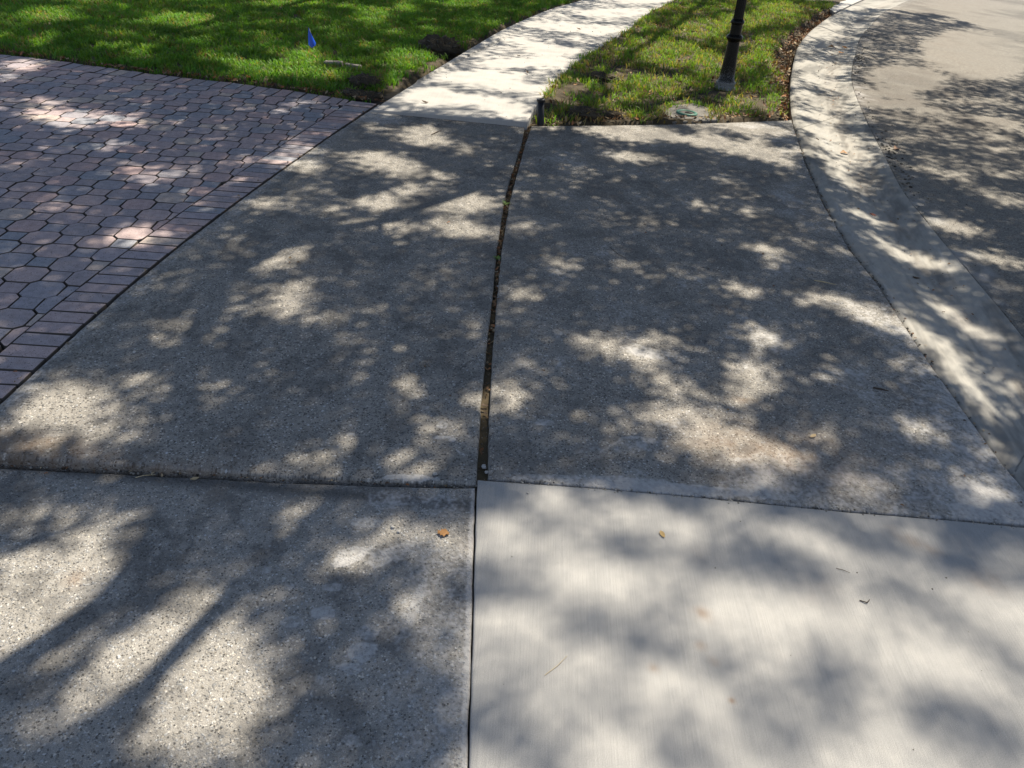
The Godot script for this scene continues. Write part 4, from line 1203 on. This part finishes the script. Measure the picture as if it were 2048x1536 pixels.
func build_grass() -> void:
	var m := blade_material()
	var patch := FastNoiseLite.new()
	patch.seed = 14
	patch.frequency = 1.1
	patch.fractal_octaves = 3
	var tuft := tuft_mesh(5, 11, 0.040, 0.090, 0.0040, 0.028)
	rng.seed = 500
	var where := []
	var tints := []
	var straw := []
	var straw_tints := []
	for k in 36000:
		var x := rng.randf_range(-7.4, 2.2)
		var f := rng.randf_range(6.6, 17.0)
		if f > 14.45 + (x + 0.66) * 0.84 + 0.9 or x < -4.8 - (f - 7.04) * 0.615 - 0.6:
			continue
		var wl := in_road_side(walk_l, f)
		if f < edge_f(x) + 0.018 or x > wl - 0.14 - 0.07 * patch.get_noise_2d(x * 3.0, f * 3.0) or (x > wl - 0.24 and rng.randf() < 0.45):
			continue
		if Vector2(x + 1.13, f - 9.15).length() < 0.21 or (Vector2(x + 1.50, (f - 6.9) * 1.3).length() < 0.20 and rng.randf() < 0.85) or (absf(x + 1.97) < 0.20 and absf(f - 7.93) < 0.09):
			continue
		var n := patch.get_noise_2d(x, f)
		var edge := 1.0 - smoothstep(0.0, 0.16, f - edge_f(x))
		var s := rng.randf_range(0.75, 1.2) * (1.0 - 0.25 * edge)
		var at := Transform3D(basis_turn(rng.randf() * TAU, rng.randfn(0, 0.12), rng.randfn(0, 0.12), s), Vector3(x, soil_y(x, -f), -f))
		var dry := rng.randf() < 0.08 + 0.2 * clampf(n - 0.15, 0.0, 1.0) + 0.12 * edge
		var v := rng.randf_range(0.75, 1.25) * (1.0 + 0.35 * n)
		where.append(at)
		tints.append(Color(0.30 * v, 0.24 * v, 0.10 * v) if dry else Color(0.135 * v * rng.randf_range(0.8, 1.35), 0.300 * v, 0.045 * v))
	var lawn := copies("lawn_grass", tuft, m, where, tints)
	tag(lawn, "thick green lawn grass left of the curving walk", "grass", "", "stuff")

	where = []
	tints = []
	var long_tuft := tuft_mesh(6, 8, 0.045, 0.115, 0.0042, 0.032)
	for k in 30000:
		var x := rng.randf_range(-0.1, 6.5)
		var f := rng.randf_range(6.5, 19.5)
		if f > 14.45 + (x + 0.66) * 0.84 + 0.9:
			continue
		var wr := in_road_side(walk_r, f)
		var cl := in_road_side(curb_l, f)
		if f < verge_f(x) + 0.03 or x < wr + (0.012 if f > 7.1 else 0.06) + 0.03 * patch.get_noise_2d(x * 3.0, f * 3.0) or x > cl - trench(f) * 0.95 - 0.05 * patch.get_noise_2d(x * 2.0, f * 2.0):
			continue
		if in_pad(x, f) or Vector2(x - 0.011, f - 6.574).length() < 0.05 or Vector2(x - 1.945, f - 8.76).length() < 0.115:
			continue
		var n := patch.get_noise_2d(x * 1.4 + 7.0, f * 1.4)
		var bare := smoothstep(-0.02, 0.30, n) * 0.85
		bare = maxf(bare, 0.85 * exp(-(pow(x - 2.15, 2.0) / 0.05 + pow(f - 8.0, 2.0) / 0.3)))
		bare = maxf(bare, 0.7 * exp(-(pow(x - 0.50, 2.0) / 0.03 + pow(f - 6.88, 2.0) / 0.01)))
		bare = maxf(bare, 0.7 * exp(-(pow(x - 0.55, 2.0) / 0.03 + pow(f - 8.4, 2.0) / 0.05)))
		if rng.randf() < bare or rng.randf() < 0.25:
			continue
		var s := rng.randf_range(0.7, 1.2)
		var at := Transform3D(basis_turn(rng.randf() * TAU, rng.randfn(0, 0.2), rng.randfn(0, 0.2), s), Vector3(x, soil_y(x, -f), -f))
		var dry := rng.randf() < 0.20 + 0.45 * clampf(n, 0.0, 1.0) + 0.15 * smoothstep(8.0, 7.0, f)
		var v := rng.randf_range(0.75, 1.3)
		where.append(at)
		tints.append(Color(0.34 * v, 0.27 * v, 0.13 * v) if dry else Color(0.165 * v * rng.randf_range(0.8, 1.4), 0.300 * v, 0.050 * v))
	var verge := copies("verge_grass", long_tuft, m, where, tints)
	tag(verge, "thin patchy grass mixed with straw on the verge round the lamp post", "grass", "", "stuff")

func in_pad(x: float, f: float) -> bool:
	return Geometry2D.is_point_in_polygon(Vector2(1.37 + (x - 1.37) * 1.25, -7.35 + (-f + 7.35) * 1.25), pad_outline())

func pad_outline() -> PackedVector2Array:
	return PackedVector2Array([Vector2(1.13, -7.05), Vector2(1.62, -7.28), Vector2(1.60, -7.66), Vector2(1.46, -7.76), Vector2(1.24, -7.62), Vector2(1.13, -7.35)])

# ---------------------------------------------------------------- small things

func leaf_colour(k: int) -> StandardMaterial3D:
	var c: Vector3 = [Vector3(0.30, 0.155, 0.060), Vector3(0.36, 0.25, 0.105), Vector3(0.42, 0.32, 0.19), Vector3(0.40, 0.17, 0.045), Vector3(0.20, 0.045, 0.030), Vector3(0.15, 0.080, 0.045), Vector3(0.075, 0.055, 0.042)][k]
	var m := plain(srgb(c.x, c.y, c.z), 0.6)
	m.backlight_enabled = true
	m.backlight = Color(0.25, 0.2, 0.12)
	return m

func build_small_things() -> void:
	var shapes := [leaf_mesh(0.24, 0.35, 0.25, 0.12), leaf_mesh(0.20, 0.6, 0.5, 0.2), leaf_mesh(0.28, -0.3, 0.35, 0.25), leaf_mesh(0.17, 0.9, 0.8, 0.1)]
	var cols := []
	for k in 7:
		cols.append(leaf_colour(k))
	var fallen := "fallen oak leaves on the paving"
	# x, f, y, length, turn, shape, colour, label
	var leaves := [
		[0.510, 1.774, 0.004, 0.030, 0.35, 0, 1, "small tan pointed leaf lying alone on the new pale slab"],
		[1.148, 2.393, 0.003, 0.034, -0.9, 0, 2, "pale tan leaf lying in sun on the old slab near the gutter"],
		[-2.563, 6.972, 0.030, 0.085, 0.7, 1, 3, "orange leaf caught where the lawn meets the border bricks"],
		[2.343, 5.193, -0.040, 0.055, 1.1, 0, 4, "dark red leaf lying in the gutter nearest the camera"],
		[2.633, 6.767, -0.038, 0.085, 1.9, 2, 0, "large curled brown leaf in the middle of the gutter"],
		[-0.976, 6.730, 0.028, 0.070, 1.3, 3, 6, "dark curled leaf with a stalk on the front end of the walk"],
		[2.752, 8.482, -0.030, 0.080, 1.5, 1, 0, "brown leaf in the gutter level with the lamp post"],
		[1.379, 7.100, 0.008, 0.080, 1.2, 3, 6, "dark curled leaf on the rim of the small concrete pad"],
		[4.356, 12.983, -0.030, 0.13, 1.4, 2, 0, "brown leaf far along the gutter, left one of the far cluster"],
		[4.558, 13.013, -0.030, 0.12, 0.6, 1, 3, "orange-brown leaf far along the gutter, right one of the far cluster"],
		[4.331, 12.449, -0.030, 0.12, 2.1, 0, 3, "orange-brown leaf far along the gutter, nearest of the far cluster"],
		[-0.167, 8.328, 0.043, 0.075, 0.4, 3, 6, "dark shrivelled leaf lying far along the walk"],
		[2.230, 4.139, -0.040, 0.050, 1.45, 3, 6, "narrow dark leaf lying across the crease of the gutter"],
		[3.169, 7.022, -0.018, 0.10, 2.4, 2, 5, "brown leaf lying among the crumbled street edge"],
		[2.473, 7.053, -0.022, 0.050, 0.3, 3, 6, "small dark leaf scrap on the verge side of the gutter"],
		[-0.970, 1.832, -0.018, 0.030, 2.2, 1, 2, "straw-coloured leaf scrap under the raised slab edge"],
		[-0.30, 9.20, 0.043, 0.06, 2.2, 3, 6, "small dark leaf beyond the middle of the walk, near its left side"],
		[0.42, 11.60, 0.043, 0.08, 1.2, 3, 5, "brown leaf on the far stretch of the walk"],
	]
	for l in leaves:
		var o := put("fallen_leaf", shapes[l[5]], cols[l[6]])
		o.transform = Transform3D(basis_turn(l[4], 0.06, 0.10, l[3]), Vector3(l[0], l[2] + 0.03 * l[3], -l[1]))
		tag(o, l[7], "leaf", fallen)
	# the crumpled one near the groove: two leaves' worth of folds on a stalk
	var big := thing("fallen_leaf", Vector3(-0.159, -0.008, -1.688), "crumpled orange-brown leaf beside the groove of the new slab", "leaf", fallen)
	var crumple := begin()
	rng.seed = 21
	var pts := []
	for y in 6:
		for x in 6:
			pts.append(Vector3((x - 2.5) * 0.0075 * (1.0 - 0.10 * absf(y - 2.5)), 0.004 + absf(sin(x * 1.7 + y * 0.9)) * 0.009 + rng.randf() * 0.003, (y - 2.5) * 0.006 * (1.0 - 0.13 * absf(x - 2.5))))
	for y in 5:
		for x in 5:
			var q := y * 6 + x
			if (x == 0 or x == 4) and (y == 0 or y == 4): continue
			for v in [q, q + 1, q + 6, q + 1, q + 7, q + 6]:
				crumple.add_vertex(pts[v])
	crumple.generate_normals()
	put("blade", crumple.commit(), cols[0], big)
	put("stalk", tube([Vector3(-0.014, 0.006, -0.006), Vector3(-0.020, 0.010, -0.010), Vector3(-0.026, 0.006, -0.010)], [0.0012, 0.001, 0.0006], 6), cols[6], big)

	# twigs
	var twig_m := plain(srgb(0.060, 0.045, 0.035), 0.8)
	var straw_m := plain(srgb(0.50, 0.40, 0.24), 0.7)
	var twigs := [
		[[1.515, 2.80, 0.004], [1.545, 2.79, 0.006], [1.575, 2.785, 0.003], 0.0035, twig_m, "short dark twig on the old slab close to the gutter joint"],
		[[1.56, 3.87, 0.003], [1.61, 3.85, 0.007], [1.67, 3.84, 0.003], 0.0025, straw_m, "thin pale twig on the old slab, in shade near the gutter"],
		[[-1.15, 1.812, -0.018], [-1.125, 1.820, -0.012], [-1.095, 1.830, -0.014], 0.0013, straw_m, "straw stalk lying against the raised slab edge"],
		[[0.155, 1.225, 0.004], [0.187, 1.256, 0.006], [0.212, 1.290, 0.004], 0.0007, straw_m, "hair-thin straw stalk on the new pale slab"],
		[[1.062, 1.585, 0.004], [1.080, 1.577, 0.006], [1.094, 1.592, 0.004], 0.0018, twig_m, "tiny dark forked twig on the new pale slab, far right"],
		[[1.03, 1.705, 0.004], [1.05, 1.700, 0.005], [1.068, 1.692, 0.004], 0.0009, twig_m, "tiny dark stalk on the new pale slab above the forked twig"],
		[[0.46, 4.05, 0.002], [0.50, 3.96, 0.004], [0.55, 3.90, 0.002], 0.0012, twig_m, "curved hair-thin stalk on the old right-hand slab"],
		[[-0.80, 5.90, 0.002], [-0.76, 5.99, 0.008], [-0.74, 6.03, 0.004], 0.0035, twig_m, "dark twig on the old left-hand slab near the walk"],
	]
	for t in twigs:
		var p := []
		for k in 3:
			p.append(Vector3(t[k][0], t[k][2], -t[k][1]))
		var mid: Vector3 = p[1]
		for k in 3:
			p[k] -= mid
		var o := put("twig", tube(p, [t[3], t[3], t[3] * 0.5], 6), t[4])
		o.position = mid
		tag(o, t[5], "twig")

	# pebbles and crumbs of cement
	var stone_m := surface(aggregate(128, 0.2, 0.36, 0.3, 0.5, 300, 0.001, 0.004, 0, 81, 0.02), 0.1)
	var pebbles := [
		[-0.314, 1.696, -0.008, 0.013, "white cement crumb on the dark slab, left of a pair"], [-0.293, 1.680, -0.008, 0.012, "white cement crumb on the dark slab, right of a pair"],
		[-0.221, 1.951, 0.001, 0.017, "grey pebble on the raised edge where the slabs meet, farther one"], [-0.212, 1.926, -0.002, 0.014, "grey pebble wedged under the raised edge where the slabs meet"],
		[-0.066, 2.028, -0.012, 0.020, "rounded grey pebble lying in the open joint near its end"], [-0.054, 2.000, -0.011, 0.016, "smaller grey pebble at the very end of the open joint"],
		[0.086, 1.904, 0.002, 0.009, "tiny brown pebble on the new slab near its corner"], [-0.115, 3.42, -0.014, 0.019, "pale pebble lying halfway along the open joint"],
	]
	for q in pebbles.size():
		var p: Array = pebbles[q]
		var o := put("pebble", lump(Vector3(p[3], p[3] * 0.65, p[3] * 0.85), 0.35, 200 + q, 6), stone_m)
		o.position = Vector3(p[0], p[2] + p[3] * 0.25, -p[1])
		o.rotation.y = q * 1.3
		tag(o, p[4], "pebble")

	# two weeds in the joint
	var weed_m := plain(srgb(0.11, 0.22, 0.045), 0.5)
	weed_m.backlight_enabled = true
	weed_m.backlight = Color(0.5, 0.5, 0.3)
	for s in [[-0.150, 4.575, 1.0, "bright green weed sprouting in the open joint, the sunlit one", 0], [-0.144, 3.742, 0.8, "dark green weed sprouting in the open joint, the shaded one", 1]]:
		var t := thing("weed", Vector3(s[0], -0.016, -s[1]), s[3], "weed")
		rng.seed = 300 + s[4]
		for k in 11:
			var o := put("leaf", shapes[k % 3], weed_m, t)
			var yaw := k * 2.4
			var l: float = rng.randf_range(0.022, 0.036) * s[2]
			o.transform = Transform3D(basis_turn(yaw, -rng.randf_range(0.15, 0.7), 0.0, l), Vector3(sin(yaw) * l * 0.5, 0.010 + 0.012 * rng.randf(), cos(yaw) * l * 0.5))

	# marker flag
	var flag := thing("marker_flag", Vector3(-2.40, 0.0, -8.46), "small blue marker flag drooping on a thin wire in the lawn", "marker flag")
	var wire := plain(srgb(0.62, 0.66, 0.50), 0.4)
	put("wire", tube([Vector3(0.02, -0.05, 0.0), Vector3(0.0, 0.10, 0.0), Vector3(-0.035, 0.25, 0.0)], [0.0035, 0.0033, 0.003], 6), wire, flag)
	var blue := plain(srgb(0.004, 0.075, 0.60), 0.32)
	blue.backlight_enabled = true
	blue.backlight = Color(0.1, 0.25, 0.6)
	blue.metallic_specular = 0.6
	var fl := begin()
	var tip := Vector3(-0.045, 0.265, 0.0)
	var ring := [Vector3(-0.045, 0.10, -0.02), Vector3(-0.050, 0.085, 0.022), Vector3(-0.012, 0.058, 0.032), Vector3(0.030, 0.082, 0.018), Vector3(0.028, 0.105, -0.02)]
	var waist := [Vector3(-0.055, 0.18, -0.010), Vector3(-0.052, 0.175, 0.012), Vector3(-0.030, 0.165, 0.018), Vector3(-0.008, 0.17, 0.008), Vector3(-0.012, 0.18, -0.008)]
	for k in 4:
		for q in [[tip, waist[k], waist[k + 1]], [waist[k], ring[k], waist[k + 1]], [waist[k + 1], ring[k], ring[k + 1]]]:
			for v in q: fl.add_vertex(v)
	fl.generate_normals()
	put("flag", fl.commit(), blue, flag)
	flag.scale = Vector3(0.88, 0.92, 0.88)

	# broken stone set in the lawn
	var stone := thing("paving_stone", Vector3(-1.98, 0.0, -7.93), "weathered grey-brown stone in two pieces lying flush in the lawn", "stone")
	var stone_look := surface(aggregate(256, 0.4, 0.23, 0.12, 0.40, 1800, 0.001, 0.004, 300, 83, 0.08), 0.2)
	put("piece", slab(roughened(PackedVector2Array([Vector2(-0.17, -0.06), Vector2(0.0, -0.075), Vector2(0.01, 0.05), Vector2(-0.07, 0.08), Vector2(-0.175, 0.05)]), 0.03, 0.006, 91), func(x, _z): return 0.045 + 0.03 * x, 0.06, 0.012, 0.4, Rect2(0, 0, 1, 1)), stone_look, stone)
	put("piece", slab(roughened(PackedVector2Array([Vector2(0.025, -0.07), Vector2(0.19, -0.05), Vector2(0.20, 0.045), Vector2(0.03, 0.06)]), 0.03, 0.006, 92), func(x, z): return 0.040 - 0.02 * x + 0.1 * z, 0.06, 0.012, 0.4, Rect2(0, 0, 1, 1)), stone_look, stone)

	# clods of dug earth
	var clod_look := surface(aggregate(256, 0.3, 0.055, 0.03, 0.15, 1500, 0.001, 0.005, 0, 85, 0.22), 0.5)
	var root_look := plain(srgb(0.20, 0.155, 0.105), 0.9)
	var clods := [
		[-1.55, 6.86, 0.30, 0.13, 0.18, "dark clod of dug earth at the corner of border bricks and walk"],
		[-1.60, 7.22, 0.26, 0.14, 0.20, "root-bound clod of earth behind the corner clod, with dry grass"],
		[-1.20, 9.36, 0.42, 0.24, 0.30, "large black lump of turned earth beside the hole at the walk"],
		[0.38, 6.86, 0.24, 0.12, 0.16, "root-bound clod of earth on the verge right of the pipe stub"],
		[0.62, 6.98, 0.20, 0.07, 0.14, "flat pale-brown clod on the verge near the slab edge"],
		[0.62, 8.55, 0.34, 0.09, 0.22, "pale mound of spilled sand and roots at the walk's right edge"],
	]
	for q in clods.size():
		var c: Array = clods[q]
		var t := thing("soil_clod", Vector3(c[0], soil_y(c[0], -c[1]) + c[3] * 0.15, -c[1]), c[5], "clod of earth")
		put("earth", lump(Vector3(c[2], c[3], c[4]), 0.55, 400 + q, 16), clod_look, t)
		rng.seed = 600 + q
		var rs := begin()
		for k in 34:
			var a := rng.randf() * TAU
			var r := rng.randf_range(0.25, 0.55)
			var p0 := Vector3(cos(a) * c[2] * r, c[3] * rng.randf_range(0.2, 0.5), sin(a) * c[4] * r)
			var p1 := p0 + Vector3(rng.randfn(0, 0.04), rng.randf_range(-0.03, 0.03), rng.randfn(0, 0.04))
			rs.append_from(tube([p0, (p0 + p1) * 0.5 + Vector3(0, 0.012, 0), p1], [0.0016, 0.0014, 0.0008], 4), 0, Transform3D())
		var roots := put("roots", rs.commit(), root_look, t)
		roots.set_meta("kind", "stuff")

	# pipe stub
	var pipe := thing("pipe_stub", Vector3(0.020, -0.05, -6.58), "short black plastic pipe standing at the corner of the walk", "pipe")
	pipe.rotation.z = 0.09
	var plastic := plain(srgb(0.014, 0.016, 0.022), 0.45)
	put("tube", lathe([[0.030, -0.05], [0.030, 0.115], [0.0275, 0.12], [0.026, 0.225], [0.022, 0.225], [0.021, 0.15]], 24), plastic, pipe)
	put("rim", lathe([[0.0265, 0.218], [0.034, 0.222], [0.035, 0.236], [0.033, 0.242], [0.022, 0.242], [0.021, 0.222]], 24), plastic, pipe)

	# small concrete pad with the green valve cover
	var pad_look := surface(aggregate(256, 0.5, 0.16, 0.11, 0.28, 2000, 0.001, 0.004, 400, 87, 0.05), 0.1)
	var pad := put("concrete_pad", slab(roughened(pad_outline(), 0.03, 0.010, 93), func(_x, z): return 0.004 + 0.045 * (-z - 7.05), 0.08, 0.012, 0.5, Rect2(0, 0, 1, 1)), pad_look)
	tag(pad, "small rough concrete pad in the verge at the driveway's edge", "concrete pad")
	var cover := thing("valve_cover", Vector3(1.345, 0.021, -7.38), "round green valve cover set in the small concrete pad", "valve cover")
	put("ring", lathe([[0.098, -0.01], [0.098, 0.006], [0.094, 0.010], [0.072, 0.010], [0.068, 0.004]], 36), plain(srgb(0.07, 0.18, 0.14), 0.5), cover)
	put("lid", lathe([[0.068, -0.002], [0.066, 0.003], [0.03, 0.002], [0.001, 0.001]], 36), surface(aggregate(128, 0.2, 0.13, 0.06, 0.2, 700, 0.001, 0.004, 0, 88, 0.03), 0.1), cover)
	put("hole", lump(Vector3(0.06, 0.010, 0.045), 0.4, 88, 8), plain(srgb(0.012, 0.011, 0.010), 0.9), cover).position = Vector3(0.015, 0.003, 0.0)  # black lump on the lid, its colour stands in for the shade inside an opening

	build_litter(shapes, cols, stone_m)

func build_litter(shapes: Array, cols: Array, stone_m: Material) -> void:
	rng.seed = 900
	var brown := plain(Color.WHITE, 0.65)
	brown.vertex_color_use_as_albedo = true
	brown.backlight_enabled = true
	brown.backlight = Color(0.25, 0.2, 0.14)
	var palette := [Color(0.30, 0.17, 0.08), Color(0.38, 0.27, 0.15), Color(0.20, 0.11, 0.06), Color(0.45, 0.36, 0.24), Color(0.13, 0.085, 0.06), Color(0.36, 0.16, 0.07)]
	var where := []
	var tints := []
	for k in 2600:          # in the dug strip along the kerb, and thinner over the verge
		var f := rng.randf_range(7.2, 19.0)
		var cl := in_road_side(curb_l, f)
		var wr := in_road_side(walk_r, f)
		var x: float
		if rng.randf() < 0.72:
			x = cl - 0.02 - absf(rng.randfn(0.0, trench(f) * 0.75))
		else:
			x = rng.randf_range(wr + 0.03, cl)
		if x < wr or f < verge_f(x) + 0.03 or in_pad(x, f): continue
		where.append(Transform3D(basis_turn(rng.randf() * TAU, rng.randfn(0, 0.5), rng.randfn(0, 0.5), rng.randf_range(0.035, 0.075)), Vector3(x, soil_y(x, -f) + rng.randf_range(0.008, 0.03), -f)))
		tints.append(palette[rng.randi_range(0, 5)] * rng.randf_range(0.7, 1.2))
	for k in 420:           # along the lawn's edges
		var x := rng.randf_range(-6.0, -1.3)
		var f := edge_f(x) + absf(rng.randfn(0.0, 0.05)) + 0.01
		where.append(Transform3D(basis_turn(rng.randf() * TAU, rng.randfn(0, 0.5), rng.randfn(0, 0.5), rng.randf_range(0.025, 0.055)), Vector3(x, 0.012 + rng.randf() * 0.01, -f)))
		tints.append(palette[rng.randi_range(0, 5)] * rng.randf_range(0.5, 1.1))
	for k in 150:           # the bottom edge of the verge
		var x := rng.randf_range(0.05, 2.3)
		var f := verge_f(x) + absf(rng.randfn(0.0, 0.06)) + 0.01
		where.append(Transform3D(basis_turn(rng.randf() * TAU, rng.randfn(0, 0.5), rng.randfn(0, 0.5), rng.randf_range(0.03, 0.06)), Vector3(x, soil_y(x, -f) + 0.02, -f)))
		tints.append(palette[rng.randi_range(0, 5)] * rng.randf_range(0.7, 1.2))
	var litter := copies("leaf_litter", shapes[1], brown, where, tints)
	tag(litter, "brown leaf litter heaped in the dug strips and along the grass edges", "leaf litter", "", "stuff")

	where = []
	tints = []
	for k in 650:           # bits in the open joint
		var f := 1.95 + pow(rng.randf(), 0.6) * 4.5
		var x := joint_x(f) + rng.randfn(0.0, 0.007)
		where.append(Transform3D(basis_turn(rng.randf() * TAU, rng.randfn(0, 0.5), rng.randfn(0, 0.5), rng.randf_range(0.010, 0.030)), Vector3(x, -0.012 + rng.randf() * 0.005, -f)))
		tints.append(palette[rng.randi_range(0, 5)] * rng.randf_range(0.35, 0.9))
	var strewn := []
	var strewn_tints := []
	for k in 420:           # small scraps of leaf: most in the gutter's crease and along the joints, a few on the slabs
		var f: float
		var x: float
		var y := 0.004
		var pick := rng.randf()
		if pick < 0.45:
			f = 2.6 + rng.randf() * 11.0
			var t := clampf(rng.randfn(0.66, 0.16), 0.1, 1.0)
			x = lerpf(in_road_side(curb_l, f), in_road_side(curb_r, f), t)
			y = -0.043 + 0.05 * absf(t - 0.66)
		elif pick < 0.62:
			f = 2.0 + rng.randf() * 5.4
			x = in_road_side(curb_l, f) + rng.randfn(0.0, 0.02)
			y = 0.0
		elif pick < 0.76:
			f = 2.0 + rng.randf() * 4.6
			x = in_road_side(border, f) + rng.randfn(-0.01, 0.02)
		elif pick < 0.86:
			x = rng.randf_range(-1.6, -0.1)
			f = lerpf(1.822, 1.918, clampf((x + 1.584) / 1.5, 0.0, 1.0)) - absf(rng.randfn(0.0, 0.012))
			y = sunk(x, 0.0) + 0.004
		else:
			f = 2.0 + rng.randf() * 4.2
			x = rng.randf_range(-1.5, 1.7)
		var l := rng.randf_range(0.006, 0.018) * (0.7 + 0.12 * f)
		strewn.append(Transform3D(basis_turn(rng.randf() * TAU, rng.randfn(0, 0.2), rng.randfn(0, 0.2), l), Vector3(x, y + 0.1 * l, -f)))
		strewn_tints.append(palette[rng.randi_range(0, 5)] * rng.randf_range(0.3, 0.9))
	var scraps := copies("leaf_scraps", shapes[2], brown, strewn, strewn_tints)
	tag(scraps, "small scraps of dry leaf strewn in the gutter and along the paving joints", "leaf litter", "", "stuff")
	var bits := copies("joint_debris", shapes[0], brown, where, tints)
	tag(bits, "leaf scraps and crumbs caught in the open joint between the old slabs", "debris", "", "stuff")

	where = []
	tints = []
	var crumb := lump(Vector3(1, 0.6, 0.85), 0.5, 77, 5)
	for k in 900:           # broken edge of the street beside the gutter
		var f := rng.randf_range(5.4, 16.0)
		var heavy := maxf(exp(-pow((f - 7.0) / 0.45, 2.0)), maxf(exp(-pow((f - 6.1) / 0.3, 2.0)), exp(-pow((f - 12.0) / 0.6, 2.0))))
		if rng.randf() > 0.10 + heavy: continue
		var x := in_road_side(curb_r, f) + 0.02 + absf(rng.randfn(0.0, 0.09))
		where.append(Transform3D(basis_turn(rng.randf() * TAU, 0, 0, rng.randf_range(0.006, 0.028)), Vector3(x, -0.024, -f)))
		var v := rng.randf_range(0.03, 0.30)
		tints.append(Color(v * 1.1, v, v * 0.85))
	for k in 260:           # grit against the gutter joint and along the raised edge
		var f := rng.randf_range(2.0, 7.4)
		var x := in_road_side(curb_l, f) + rng.randfn(0.0, 0.008)
		where.append(Transform3D(basis_turn(rng.randf() * TAU, 0, 0, rng.randf_range(0.004, 0.012)), Vector3(x, -0.004, -f)))
		var v := rng.randf_range(0.03, 0.20)
		tints.append(Color(v * 1.1, v, v * 0.85))
	for k in 240:
		var x := rng.randf_range(-1.6, -0.05)
		var f := lerpf(1.822, 1.918, clampf((x + 1.584) / 1.5, 0.0, 1.0)) + rng.randfn(0.0, 0.006)
		where.append(Transform3D(basis_turn(rng.randf() * TAU, 0, 0, rng.randf_range(0.003, 0.010)), Vector3(x, sunk(x, 0.0) + 0.001, -f)))
		var v := rng.randf_range(0.02, 0.24)
		tints.append(Color(v * 1.06, v, v * 0.9))
	for k in 200:           # crumbs along the new slab's edge
		var x := rng.randf_range(-0.05, 1.85)
		var f := in_road_side_x(x) + rng.randfn(0.0, 0.006)
		where.append(Transform3D(basis_turn(rng.randf() * TAU, 0, 0, rng.randf_range(0.003, 0.008)), Vector3(x, 0.002, -f)))
		var v := rng.randf_range(0.05, 0.40)
		tints.append(Color(v * 1.06, v, v * 0.9))
	for k in 700:           # specks blown over the paving
		var f := 1.0 + pow(rng.randf(), 0.8) * 11.0
		var x := rng.randf_range(-0.95, 2.6 + f * 0.15)
		if f > 6.4 and x > in_road_side(walk_r, f) - 0.05 and x < in_road_side(curb_l, f): continue
		if x < in_road_side(walk_l, f) and f > 6.3: continue
		where.append(Transform3D(basis_turn(rng.randf() * TAU, 0, 0, rng.randf_range(0.002, 0.006) * (0.6 + f * 0.14)), Vector3(x, 0.003 if f < 6.4 else (0.042 if x < 1.5 else -0.03), -f)))
		var v := rng.randf_range(0.02, 0.12)
		tints.append(Color(v * 1.2, v, v * 0.8))
	var rubble := plain(Color.WHITE, 0.9)
	rubble.vertex_color_use_as_albedo = true
	var grit := copies("grit", crumb, rubble, where, tints)
	tag(grit, "dark grit and crumbs along the joints and the broken street edge", "grit", "", "stuff")

func in_road_side_x(x: float) -> float:
	return lerpf(1.960, 1.993, clampf((x + 0.05) / 1.9, 0.0, 1.0))

func joint_x(f: float) -> float:
	var pts := [[1.93, -0.074], [2.42, -0.093], [2.83, -0.110], [3.25, -0.121], [3.85, -0.141], [4.66, -0.147], [5.2, -0.128], [5.88, -0.100], [6.44, -0.082]]
	for i in pts.size() - 1:
		if f <= pts[i + 1][0]:
			return lerpf(pts[i][1], pts[i + 1][1], clampf((f - pts[i][0]) / (pts[i + 1][0] - pts[i][0]), 0.0, 1.0))
	return -0.082
